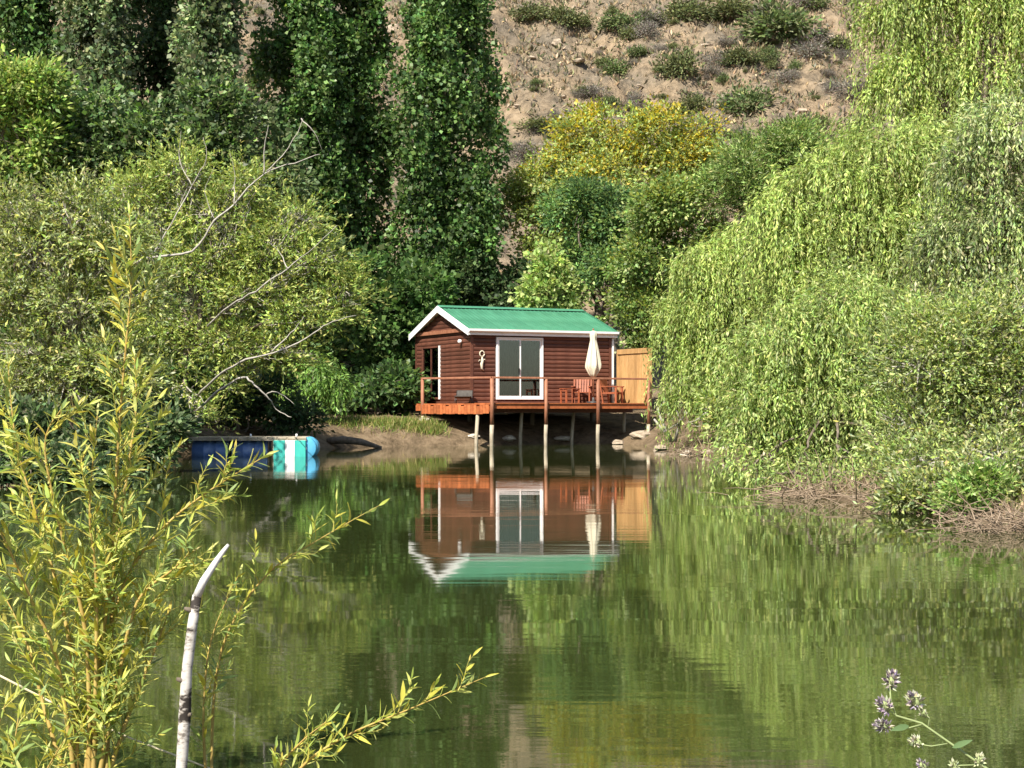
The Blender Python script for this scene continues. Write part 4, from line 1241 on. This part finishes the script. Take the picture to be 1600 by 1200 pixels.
def chair(x, y, rz, label):
    c = empty('deck_chair', loc2w(x, y, ZD), A + rz)
    tag(c, label, 'chair', 'wooden chairs on the deck')
    W, D_, H = 0.56, 0.52, 0.40
    for k in range(6):
        yy = -D_ / 2 + k * 0.088
        MB().box((-W / 2, yy, H - 0.022), (W / 2, yy + 0.076, H)).build('seat_slat', M['furn_wood'], c)
    for k in range(5):
        xx = -W / 2 + 0.05 + k * 0.098
        MB().add([(xx, D_ / 2 - 0.02, H), (xx + 0.07, D_ / 2 - 0.02, H), (xx + 0.07, D_ / 2 + 0.0, H), (xx, D_ / 2 + 0.0, H),
                  (xx, D_ / 2 + 0.11, 0.90), (xx + 0.07, D_ / 2 + 0.11, 0.90), (xx + 0.07, D_ / 2 + 0.13, 0.90), (xx, D_ / 2 + 0.13, 0.90)],
                 [(0, 3, 2, 1), (4, 5, 6, 7), (0, 1, 5, 4), (1, 2, 6, 5), (2, 3, 7, 6), (3, 0, 4, 7)]).build('back_slat', M['furn_wood'], c)
    MB().beam((-W / 2 + 0.02, D_ / 2 + 0.13, 0.86), (W / 2 - 0.02, D_ / 2 + 0.13, 0.86), 0.035, 0.09).build('back_rail', M['furn_wood'], c)
    for sx_ in (-1, 1):
        xx = sx_ * (W / 2 + 0.025)
        MB().box((xx - 0.024, -D_ / 2 - 0.02, 0), (xx + 0.024, -D_ / 2 + 0.05, 0.585)).build('leg', M['furn_wood'], c)
        MB().beam((xx, D_ / 2 - 0.02, 0), (xx, D_ / 2 + 0.12, 0.88), 0.048, 0.06, (1, 0, 0)).build('leg', M['furn_wood'], c)
        MB().box((xx - 0.045, -D_ / 2 - 0.06, 0.588), (xx + 0.045, D_ / 2 + 0.04, 0.615)).build('armrest', M['furn_wood'], c)
        MB().box((xx - 0.02, -D_ / 2 + 0.05, 0.33), (xx + 0.02, D_ / 2, 0.376)).build('seat_rail', M['furn_wood'], c)
    return c


chair(4.02, -0.75, math.radians(-35), 'reddish wooden armchair on the deck left of the parasol, beside the small table')
chair(4.95, -1.35, math.radians(40), 'reddish wooden armchair on the deck just right of the parasol')
chair(5.42, -0.75, math.radians(60), 'reddish wooden armchair on the deck nearest the plank screen')
tb = empty('side_table', loc2w(3.22, -1.35, ZD), A)
tag(tb, 'small reddish slatted side table on the deck below the cabin wall', 'table')
for k in range(5):
    MB().box((-0.30, -0.24 + k * 0.097, 0.50), (0.30, -0.24 + k * 0.097 + 0.086, 0.525)).build('top_slat', M['furn_wood'], tb)
    MB().box((-0.24, -0.2 + k * 0.08, 0.14), (0.24, -0.2 + k * 0.08 + 0.07, 0.16)).build('shelf_slat', M['furn_wood'], tb)
for sx_ in (-1, 1):
    for sy in (-1, 1):
        MB().box((sx_ * 0.25 - 0.025, sy * 0.2 - 0.025, 0), (sx_ * 0.25 + 0.025, sy * 0.2 + 0.025, 0.498)).build('leg', M['furn_wood'], tb)
    MB().box((sx_ * 0.25 - 0.016, -0.174, 0.42), (sx_ * 0.25 + 0.016, 0.174, 0.49)).build('apron', M['furn_wood'], tb)
lg = empty('lounger', loc2w(-0.55, -0.55, ZD), A + math.radians(62))
tag(lg, 'low grey folding lounger lying on the left corner of the deck', 'lounger')
sec = [(-0.62, 0.22), (-0.3, 0.17), (0.0, 0.16), (0.25, 0.2), (0.55, 0.42)]
vs = []
for (x, z) in sec: vs += [(x, -0.26, z), (x, 0.26, z), (x, -0.26, z + 0.03), (x, 0.26, z + 0.03)]
fs = []
for i in range(len(sec) - 1):
    a = 4 * i
    fs += [(a, a + 1, a + 5, a + 4), (a + 2, a + 6, a + 7, a + 3), (a, a + 4, a + 6, a + 2), (a + 1, a + 3, a + 7, a + 5)]
fs += [(0, 2, 3, 1), (16, 17, 19, 18)]
MB().add(vs, fs).build('sling', M['grey_cloth'], lg)
for sy in (-1, 1):
    MB().tube([(x, sy * 0.275, z + 0.015) for x, z in sec], 0.016, 8).build('side_tube', M['dark_metal'], lg, True)
    for x in (-0.45, 0.2): MB().tube([(x, sy * 0.275, 0.0), (x + 0.02, sy * 0.275, 0.175)], 0.014, 8).build('leg', M['dark_metal'], lg, True)

# ------------------------------------------------------------------ floating raft on drums
rc = at(400, 713, 44.2)
raft = empty('raft', (rc.x, 44.2, 0), math.radians(3))
tag(raft, 'floating raft with a wooden top on blue drums, moored at the left bank', 'raft')


def drum(p, axis, L, r, mat, n=20):
    pr = [(r * 0.9, 0), (r, 0.015), (r, L * 0.3), (r * 1.035, L * 0.32), (r * 1.035, L * 0.34), (r, L * 0.36), (r, L * 0.64), (r * 1.035, L * 0.66), (r * 1.035, L * 0.68), (r, L * 0.7), (r, L - 0.015), (r * 0.9, L)]
    m_ = MB().lathe(pr, n)
    o = m_.build('drum', mat, raft, True)
    o.location = p
    o.rotation_euler = {'x': (0, math.pi / 2, 0), 'y': (math.pi / 2, 0, 0)}[axis]
    rim = MB().lathe([(r * 0.16, L), (r * 0.16, L + 0.02), (r * 0.1, L + 0.021)], 12).build('drum_cap', M['white_paint'], o, True)
    return o


drum((-1.66, 0.0, 0.13), 'x', 0.95, 0.29, M['blue_plastic'])
drum((-0.62, 0.0, 0.13), 'x', 0.95, 0.29, M['blue_plastic'])
drum((-1.66, 0.95, 0.13), 'x', 0.95, 0.29, M['blue_plastic'])
drum((-0.62, 0.95, 0.13), 'x', 0.95, 0.29, M['blue_plastic'])
drum((1.33, 0.15, 0.215), 'y', 0.5, 0.29, M['sky_plastic'])
drum((1.33, 1.25, 0.215), 'y', 0.9, 0.29, M['sky_plastic'])
for k in range(12):
    x = -1.70 + k * 0.256
    MB().box((x, -0.42, 0.475 + rng.uniform(-0.003, 0.003)), (x + 0.236, 1.35, 0.512)).build('plank', M['pole_bare'], raft)
MB().box((-1.7, -0.40, 0.425), (1.36, -0.34, 0.474)).build('edge_beam', M['pole_bare'], raft)
MB().box((-1.7, 1.24, 0.425), (1.36, 1.30, 0.474)).build('edge_beam', M['pole_bare'], raft)
for a, b_, mt in ((0.50, 0.80, 'teal_paint'), (0.805, 1.055, 'white_paint'), (1.06, 1.34, 'teal_paint')):
    MB().box((a, -0.44, -0.12), (b_, -0.405, 0.43)).build('end_panel', M[mt], raft, bevel=0.004)
MB().box((0.48, -0.403, -0.1), (0.53, -0.345, 0.424)).build('panel_post', M['pole_bare'], raft)
MB().tube([(1.1, -0.36, 0.51), (1.1, -0.36, 0.60)], [0.03, 0.025], 8).build('mooring_peg', M['white_paint'], raft, True)
MB().tube([(-0.1, -0.36, 0.51), (-0.1, -0.36, 0.60)], [0.03, 0.025], 8).build('mooring_peg', M['white_paint'], raft, True)

# ------------------------------------------------------------------ bank details
def rock(px, py, Y, s, label, mat_i=0, pale=False, sq=0.7):
    p = at(px, py, Y)
    me = ROCKS[mat_i % 4] if not pale else rock_mesh(11 + mat_i, M['rock_pale'])
    o = link('bank_rock', me, None, (p.x, p.y, max(zg(p.x, p.y), 0) + s * 0.1))
    o.scale = (s * 1.25, s * 0.9, s * sq)
    o.rotation_euler = (0, 0, px * 0.37)
    tag(o, label, 'rock')


rock(1072, 692, 46.6, 0.17, 'pale boulder on the bank right of the deck', 1, True)
rock(1138, 705, 43.8, 0.14, 'small pale stone at the water line below the drooping willow', 2, True)
rock(795, 694, 58.6, 0.30, 'flat stone at the water line under the middle of the deck', 2, True, 0.45)
rock(880, 694, 59.8, 0.34, 'broad stone at the water line between the two right deck poles', 3, True, 0.4)
rock(965, 692, 59.4, 0.26, 'stone at the water line under the right part of the deck', 1, False, 0.6)
rock(1000, 688, 59.0, 0.3, 'earthy boulder at the foot of the rightmost deck post', 2, False, 0.8)
rock(740, 694, 57.6, 0.2, 'small stone beside the leaning pole under the deck', 0, True, 0.5)
rock(665, 661, 58.3, 0.22, 'pale stone under the left corner post of the deck', 3, True, 0.5)
rock(1105, 700, 45.0, 0.16, 'brown stone on the bank beside the pale boulder', 0)
rock(1032, 694, 50.5, 0.26, 'dark stone on the bank just right of the deck', 3)

lgp = at(560, 697, 53.6)
log = MB().tube([lgp + Vector((-1.0, 0.15, 0.16)), lgp + Vector((-0.5, 0.0, 0.2)), lgp + Vector((0.1, -0.02, 0.13)), lgp + Vector((0.75, 0.0, -0.06))], [0.11, 0.13, 0.11, 0.05], 9)
lo = log.build('driftwood_log', M['bark'], None, True)
tag(lo, 'half sunken driftwood log at the left bank beyond the raft', 'log')


def grass_patch(name, label, pts, n_blades, h, w, pal, z_up=0.9):
    P = np.array(pts)
    k = rng.integers(0, len(P), n_blades)
    xy = P[k, :2] + rng.normal(0, 1, (n_blades, 2)) * P[k, 2:4]
    d_ = shore_dist(xy[:, 0], xy[:, 1])
    xy = xy[d_ > 0.15]
    m_ = len(xy)
    z = zt(xy[:, 0], xy[:, 1]) - 0.02
    p = np.concatenate([xy, z[:, None]], 1)
    D = nrm(rng.normal(0, 0.45, (m_, 3)) + np.array([0, -0.1, z_up]))
    s = rng.uniform(0.5, 1.4, m_)
    v, q, c = leaf_quads(p, D, rng.normal(0, 1, (m_, 3)), h * s, w * s, palette(pal, m_, 0.2))
    o = link(name, quad_mesh(name, v, q, M['leaf_matte'], c))
    tag(o, label, 'grass', None, 'stuff')
    return o


def gp(px, py, sx, sy):
    Y = CAMZ * F / (py - HY) if py > 690 else None
    return Y


grass_patch('bank_grass', 'green and straw grass on the bank left of the deck',
            [(-5.0, 57.6, 0.5, 0.5), (-4.3, 57.6, 0.4, 0.5), (-3.7, 57.7, 0.35, 0.4), (-3.1, 57.6, 0.3, 0.3), (-5.6, 57.0, 0.4, 0.5), (-2.7, 57.4, 0.2, 0.2)], 5200, 0.24, 0.022,
            [(0.16, 0.24, 0.04), (0.26, 0.28, 0.07), (0.36, 0.30, 0.12), (0.12, 0.19, 0.03)])
grass_patch('shore_grass', 'brown and straw dry grass along the right shore', [(5.6, 17, 0.3, 1.2), (5.3, 20, 0.3, 1.2), (4.6, 23, 0.3, 0.8), (4.6, 26, 0.3, 1.2), (5.5, 45, 0.4, 1.5), (5.3, 50, 0.3, 2), (5.9, 14.5, 0.3, 1)], 6000, 0.22, 0.014,
            [(0.32, 0.24, 0.14), (0.24, 0.17, 0.10), (0.40, 0.31, 0.19), (0.2, 0.2, 0.08)], 0.5)

# dead brush at the right water edge
def brush(label, px, py, Y, w, h, n, r):
    b0 = at(px, py, Y)
    root = empty('dead_brush', (b0.x, b0.y, 0))
    tag(root, label, 'brush')
    mb = MB()
    for i in range(n):
        a = Vector((rng.normal(0, w * 0.5), rng.normal(0, w * 0.3), rng.uniform(-0.05, h * 0.5)))
        dr = Vector((rng.normal(0, 1), rng.normal(0, 0.6), rng.normal(0.25, 0.45))).normalized()
        Ln = rng.uniform(0.25, 0.9) * w
        pts = [a + dr * Ln * t + Vector((0, 0, -0.22 * Ln * t * t)) + Vector(rng.normal(0, 0.02, 3)) for t in (0, 0.33, 0.66, 1)]
        rr = r * rng.uniform(0.5, 1.4)
        mb.tube(pts, [rr, rr * 0.85, rr * 0.6, rr * 0.3], 4, False)
    o = mb.build('twigs', M['twig_brown'], root, True)
    tag(o, kind='stuff')


brush('tangle of dead grey-brown twigs at the right water edge', 1440, 780, 21.2, 1.0, 0.5, 420, 0.008)
brush('dead brown roots and twigs at the far right edge of the shore', 1590, 815, 17.0, 0.75, 0.3, 320, 0.006)
brush('fringe of dead twigs under the bright willow shrub', 1300, 778, 23.6, 1.0, 0.2, 260, 0.008)
brush('brown dry twigs on the bank between the deck and the willow', 1105, 695, 45.2, 0.9, 0.3, 130, 0.012)

# ------------------------------------------------------------------ foreground
def leaf_shape(col, bend, side=0.0):
    """long willow leaf, unit length along +x, 6 quads with a keel"""
    xs_ = [0, 0.16, 0.4, 0.68, 0.88, 1.0]
    ws_ = [0.008, 0.05, 0.072, 0.055, 0.026, 0.002]
    v, f = [], []
    for x, w in zip(xs_, ws_):
        z = -bend * x * x
        y = side * x * x
        v += [(x, y - w, z + w * 0.35), (x, y, z + side * 0.3 * x), (x, y + w, z + w * 0.35)]
    for i in range(5):
        a = 3 * i
        f += [(a, a + 3, a + 4, a + 1), (a + 1, a + 4, a + 5, a + 2)]
    return np.array(v, float), np.array(f)


SAP = [(0.41, 0.46, 0.085), (0.52, 0.55, 0.15), (0.31, 0.40, 0.085), (0.23, 0.32, 0.10), (0.54, 0.50, 0.085)]
LEAFV = []
for c in SAP:
    for bend, side in ((0.04, 0.06), (0.2, -0.1), (0.42, 0.12)):
        v, f = leaf_shape(c, bend, side)
        LEAFV.append((v, f, quad_mesh('leaf', v, f, M['leaf'], np.tile(np.array(c), (len(v), 1)), True)))


def sapling(label, base_px, Y, stems, shoot_n, shoot_len, spacing, leafL, single_max, name='willow_sapling', r0=0.009, dY=0.25):
    bx = (base_px - HX) / F * Y
    base = Vector((bx, Y, 0.03))
    root = empty(name, base)
    tag(root, label, 'sapling')
    leaves = []                                   # (pos, dir, normal, length, colour class)

    def dress(pts, sp, ln, taper=0.35, start=0.0):
        P = np.array([list(p) for p in pts])
        seg = np.linalg.norm(np.diff(P, axis=0), axis=1)
        cum = np.concatenate([[0], np.cumsum(seg)])
        s_ = cum[-1] * start; k_ = int(rng.integers(0, 5))
        while s_ < cum[-1]:
            i = min(np.searchsorted(cum, s_, side='right') - 1, len(seg) - 1)
            p = P[i] + (P[i + 1] - P[i]) * (s_ - cum[i]) / max(seg[i], 1e-6)
            ax = nrm((P[i + 1] - P[i])[None])[0]
            az = k_ * 2.4 + rng.normal(0, 0.4)
            s1 = nrm(np.cross(ax, [0.2, 0.9, 0.3])[None])[0]; s2 = np.cross(ax, s1)
            side = s1 * math.cos(az) + s2 * math.sin(az)
            open_ = rng.uniform(0.45, 0.95)
            d_ = ax * math.cos(open_) + side * math.sin(open_)
            f_ = 1 - taper * (s_ / cum[-1])
            leaves.append((p, d_, ax * math.sin(open_) - side * math.cos(open_) + rng.normal(0, 0.25, 3), ln * f_ * rng.uniform(0.4, 1.3)))
            s_ += sp * rng.uniform(0.6, 1.5); k_ += 1
        d_ = nrm((P[-1] - P[-2])[None])[0]
        leaves.append((P[-1], d_, np.array([0, -1.0, 0.3]), ln * 0.6))

    for (pts, sh, bare) in stems:
        y_off = rng.uniform(-dY, dY)
        ctrl = [at(a, b_, Y + y_off * i / len(pts)) for i, (a, b_) in enumerate(pts)]
        # densify
        fine = []
        for i in range(len(ctrl) - 1):
            for t in np.linspace(0, 1, 6)[:-1]:
                p0 = ctrl[max(i - 1, 0)]; p1 = ctrl[i]; p2 = ctrl[i + 1]; p3 = ctrl[min(i + 2, len(ctrl) - 1)]
                fine.append(0.5 * ((2 * p1) + (p2 - p0) * t + (2 * p0 - 5 * p1 + 4 * p2 - p3) * t * t + (3 * p1 - p0 - 3 * p2 + p3) * t ** 3))
        fine.append(ctrl[-1])
        n_ = len(fine)
        stem = MB().tube(fine, [r0 * (1 - 0.85 * i / (n_ - 1)) for i in range(n_)], 7).build('stem', M['young_stem'], root, True, shift=base)
        dress(fine[int(n_ * bare):], spacing, leafL)
        ns_ = int(shoot_n * sh)
        for j in range(ns_):
            f_ = bare + (0.93 - bare) * (j + rng.random()) / ns_
            i = int(f_ * (n_ - 1)); p = fine[i]
            ax = (fine[min(i + 1, n_ - 1)] - fine[max(i - 1, 0)]).normalized()
            sd = Vector(rng.normal(0, 1, 3)); sd.y *= 0.7; sd = (sd - ax * sd.dot(ax)).normalized()
            op = rng.uniform(0.4, 0.85)
            dr = (ax * math.cos(op) + sd * math.sin(op))
            L_ = shoot_len * rng.uniform(0.45, 1.2) * (1 - 0.55 * f_)
            q = [p + dr * L_ * t + Vector((0, 0, 0.16 * L_ * t * t)) + Vector(rng.normal(0, 0.004, 3)) for t in np.linspace(0, 1, 6)]
            MB().tube(q, [r0 * 0.36 * (1 - 0.75 * t) for t in np.linspace(0, 1, 6)], 5, False).build('shoot', M['shoot'], stem, True, shift=base)
            dress(q, spacing * 0.9, leafL * 0.9, start=0.12)
    # the leaves that show largest are parts of their own, the rest one mass
    P = np.array([l[0] for l in leaves]); D = nrm(np.array([l[1] for l in leaves])); N = np.array([l[2] for l in leaves]); Ls_ = np.array([l[3] for l in leaves])
    S_ = nrm(np.cross(N, D)); N = np.cross(D, S_)
    pxx = HX + P[:, 0] / P[:, 1] * F; pyy = HY - (P[:, 2] - CAMZ) / P[:, 1] * F
    inside = (pxx > 5) & (pxx < 1590) & (pyy > 5) & (pyy < 1190)
    area = np.linalg.norm(np.cross(D, S_) * np.array([0.3, 1, 0.3]), axis=1) * 0 + np.abs(N[:, 1]) * Ls_ ** 2 + Ls_ ** 2 * 0.3
    order = np.argsort(-(area * inside))
    singles = order[:single_max]
    rest = order[single_max:]
    var = rng.integers(0, len(LEAFV), len(leaves))
    wid = rng.uniform(0.9, 1.7, len(leaves))
    bv = Vector(base)
    for i in singles:
        o = link('leaf', LEAFV[var[i]][2], root)
        R_ = Matrix(np.stack([D[i] * Ls_[i], S_[i] * Ls_[i] * wid[i], N[i] * Ls_[i]], 1).tolist()).to_4x4()
        R_.translation = Vector(P[i]) - bv
        o.matrix_local = R_
    VV, FF, CC = [], [], []
    cnt = 0
    for i in rest:
        v, f, _ = LEAFV[var[i]]
        w_ = P[i] - np.array(base) + (v[:, :1] * D[i] + v[:, 1:2] * S_[i] * wid[i] + v[:, 2:] * N[i]) * Ls_[i]
        VV.append(w_); FF.append(f + cnt); cnt += len(v)
        CC.append(np.tile(palette([SAP[var[i] // 3]], 1, 0.14), (len(v), 1)))
    if VV:
        o = link('foliage', quad_mesh('foliage', np.concatenate(VV), np.concatenate(FF), M['leaf'], np.concatenate(CC), True), root)
        tag(o, kind='stuff')
    return root


sapling('tall yellow-green willow sapling in the left foreground', 135, 5.4, [
    ([(130, 1240), (150, 1080), (165, 960), (178, 820), (185, 690), (195, 560), (205, 440), (202, 335)], 1.5, 0.05),
    ([(120, 1240), (115, 1050), (90, 920), (55, 800), (25, 690), (12, 565)], 1.1, 0.05),
    ([(140, 1240), (165, 1030), (200, 900), (260, 820), (330, 765), (415, 712)], 0.8, 0.2),
    ([(150, 1240), (185, 1060), (215, 940), (270, 890), (300, 860)], 0.8, 0.1),
    ([(120, 1240), (90, 1040), (50, 940), (10, 850), (-40, 760)], 0.8, 0.1),
    ([(145, 1240), (150, 1060), (150, 900), (140, 800), (152, 650)], 1.0, 0.1),
    ([(160, 1240), (200, 1120), (240, 1020), (262, 960)], 0.8, 0.1),
    ([(110, 1240), (70, 1110), (40, 1000), (-10, 900)], 0.6, 0.1),
    ([(140, 1240), (135, 1000), (100, 850), (70, 700), (95, 640)], 0.7, 0.1),
    ([(165, 1240), (178, 900), (196, 760), (212, 640), (210, 560)], 0.6, 0.2)], 15, 0.31, 0.0086, 0.080, 300)
sapling('slender willow shoot rising to the right behind the white dead pole', 330, 5.7, [
    ([(330, 1260), (335, 1080), (360, 980), (420, 895), (500, 842), (592, 790)], 0.8, 0.25),
    ([(325, 1260), (318, 1120), (330, 1000), (372, 900)], 0.5, 0.2)], 12, 0.19, 0.013, 0.076, 140, r0=0.006)
sapling('low arching willow shoot at the bottom centre of the foreground', 420, 5.0, [
    ([(410, 1290), (470, 1200), (545, 1148), (640, 1108), (758, 1058)], 0.9, 0.08),
    ([(405, 1290), (430, 1210), (470, 1160), (510, 1128)], 0.6, 0.1)], 13, 0.16, 0.012, 0.072, 140, r0=0.006)
sapling('short willow sprig in the bottom left corner', 20, 4.8, [([(10, 1290), (18, 1200), (30, 1110)], 0.6, 0.0), ([(0, 1290), (-10, 1180), (8, 1100)], 0.5, 0), ([(40, 1290), (70, 1210), (105, 1150)], 0.6, 0)], 10, 0.18, 0.013, 0.074, 120, r0=0.006)

# white dead pole
Yp = 4.9
pole = empty('dead_pole', at(282, 1285, Yp))
pole.location.z = 0.0
tag(pole, 'white weathered dead pole with dark bark patches in the left foreground', 'pole')
pp = [(280, 1290), (284, 1200), (288, 1120), (292, 1050), (300, 980), (308, 930)]
P = [at(a, b_, Yp) for a, b_ in pp]
MB().tube([p + Vector((rng.normal(0, 0.001), 0, 0)) for p in P], [0.018, 0.017, 0.0185, 0.0160, 0.0155, 0.0130], 14).build('shaft', M['dead_pole'], pole, True, shift=pole.location)
P2 = [at(a, b_, Yp) for a, b_ in [(308, 930), (318, 908), (336, 880), (350, 860), (357, 851)]]
MB().tube([P2[0] - Vector((0, 0, 0.002))] + P2[1:], [0.0132, 0.0118, 0.0095, 0.0068, 0.0045], 12).build('bare_tip', M['bleached'], pole, True, shift=pole.location)
for (a, b_, s) in ((286, 1120, 1), (303, 955, -1), (291, 1065, -1)):
    c_ = at(a, b_, Yp)
    MB().tube([c_, c_ + Vector((s * 0.026, -0.012, 0.01))], [0.011, 0.005], 7).build('knot', M['bark'], pole, True, shift=pole.location)

rd = MB().tube([at(-120, 1000, 5.75), at(0, 1056, 5.75), at(95, 1105, 5.75), at(200, 1152, 5.75), at(315, 1196, 5.72), at(420, 1232, 5.6)], [0.0046, 0.0044, 0.004, 0.0038, 0.0034, 0.003], 6)
tag(rd.build('dry_reed', M['straw'], None, True), 'thin dry straw stalk slanting behind the sapling at the lower left', 'reed')

# flowering stem, bottom right
Yf = 2.3
fl = empty('flowering_stem', (0.93, Yf, 0.02))
tag(fl, 'thin flowering stem with pale mauve flower heads in the bottom right corner', 'plant')
fm, fnt, fb = new_mat('petal')
fa = fnt.nodes.new('ShaderNodeAttribute'); fa.attribute_name = 'Col'
fnt.links.new(fa.outputs['Color'], fb.inputs['Base Color']); fb.inputs['Roughness'].default_value = 0.7


def ftube(pts, r, name='stem', mat=None):
    P = [at(a, b_, Yf) if not isinstance(a, Vector) else a for a, b_ in pts]
    n_ = len(P)
    return MB().tube(P, [r * (1 - 0.5 * i / n_) for i in range(n_)], 7).build(name, mat or FST, fl, True, shift=fl.location)


FST = grain_mat('flower_stem', (0.20, 0.25, 0.10), (0.32, 0.37, 0.17), 40, (1, 1, 1), 0.6, 0.1, 0.001, 0.2)
base_px = (HX + 0.93 / Yf * F, HY + (CAMZ - 0.02) / Yf * F)
ftube([base_px, (1720, 1400), (1600, 1250), (1540, 1200), (1490, 1165), (1440, 1130), (1400, 1118), (1392, 1095), (1390, 1072)], 0.0021)
ftube([(1400, 1118), (1392, 1112), (1385, 1108)], 0.0010)
ftube([(1440, 1132), (1410, 1140), (1390, 1136)], 0.0010)
ftube([(1480, 1162), (1455, 1166), (1432, 1162)], 0.0010)
ftube([(1450, 1138), (1452, 1122), (1442, 1108)], 0.0010)
ftube([(1530, 1195), (1500, 1196), (1490, 1200)], 0.0010)
ftube([(1560, 1215), (1538, 1196), (1530, 1188)], 0.0010)


def flower_head(px, py, r, tilt, pal, n_=110):
    r = r * 0.95
    c_ = np.array(at(px, py, Yf)) - np.array(fl.location)
    ax = nrm(np.array([[math.sin(tilt), -0.25, math.cos(tilt)]]))[0]
    d_ = rand_dirs(n_)
    d_ = nrm(d_ + ax * 0.35)
    s1 = nrm(np.cross(ax, [0, 1, 0.1])[None])[0]; s2 = np.cross(ax, s1)
    p = c_ + (d_ @ s1)[:, None] * s1 * r * 0.62 + (d_ @ s2)[:, None] * s2 * r * 0.62 + (d_ @ ax)[:, None] * ax * r
    cc = palette(pal, n_, 0.14)
    v, q, c4 = leaf_quads(p - d_ * r * 0.25, d_ + ax * 0.5, rng.normal(0, 1, (n_, 3)), np.full(n_, r * 0.7) * rng.uniform(0.6, 1.4, n_), np.full(n_, r * 0.34), cc, 0.3)
    core = MB()
    core.lathe([(r * 0.1, -r * 0.8), (r * 0.42, -r * 0.4), (r * 0.5, 0.0), (r * 0.38, r * 0.5), (r * 0.1, r * 0.75)], 9)
    me = quad_mesh('flower_head', v, q, fm, c4)
    h = link('flower_head', me, fl)
    o = core.build('flower_core', FST, h, True)
    o.location = c_
    o.rotation_euler = (0.2, tilt, 0)


MAUVE = [(0.26, 0.20, 0.27), (0.38, 0.31, 0.35), (0.46, 0.42, 0.36), (0.12, 0.085, 0.12), (0.44, 0.43, 0.28)]
CREAM = [(0.46, 0.47, 0.27), (0.5, 0.49, 0.34), (0.36, 0.40, 0.2)]
flower_head(1393, 1064, 0.0125, 0.15, MAUVE)
flower_head(1383, 1103, 0.0125, -0.6, MAUVE)
flower_head(1430, 1096, 0.013, -0.6, MAUVE + CREAM)
flower_head(1443, 1116, 0.008, -0.6, CREAM, 50)
flower_head(1380, 1134, 0.0115, -1.2, MAUVE)
flower_head(1433, 1160, 0.0105, -1.1, CREAM + MAUVE[2:3], 60)
flower_head(1492, 1198, 0.009, -0.3, CREAM, 50)
flower_head(1530, 1188, 0.009, 0.3, CREAM, 50)
flower_head(1442, 1197, 0.010, -0.8, MAUVE, 60)
for (a, b_, dx, dy) in ((1488, 1168, 30, -12), (1420, 1134, -26, 6), (1560, 1214, 30, -8)):
    p = np.array(at(a, b_, Yf)); q_ = np.array(at(a + dx, b_ + dy, Yf - 0.02))
    v, f = leaf_shape(None, 0.1)
    D1 = q_ - p; L1 = np.linalg.norm(D1); D1 /= L1
    S1 = nrm(np.cross([0, -1.0, 0.5], D1)[None])[0]; N1 = np.cross(D1, S1)
    w_ = p - np.array(fl.location) + (v[:, :1] * D1 + v[:, 1:2] * S1 * 1.9 + v[:, 2:] * N1) * L1
    link('leaf', quad_mesh('leaf', w_, f, M['leaf'], np.tile(np.array((0.14, 0.22, 0.09)), (len(v), 1)), True), fl)
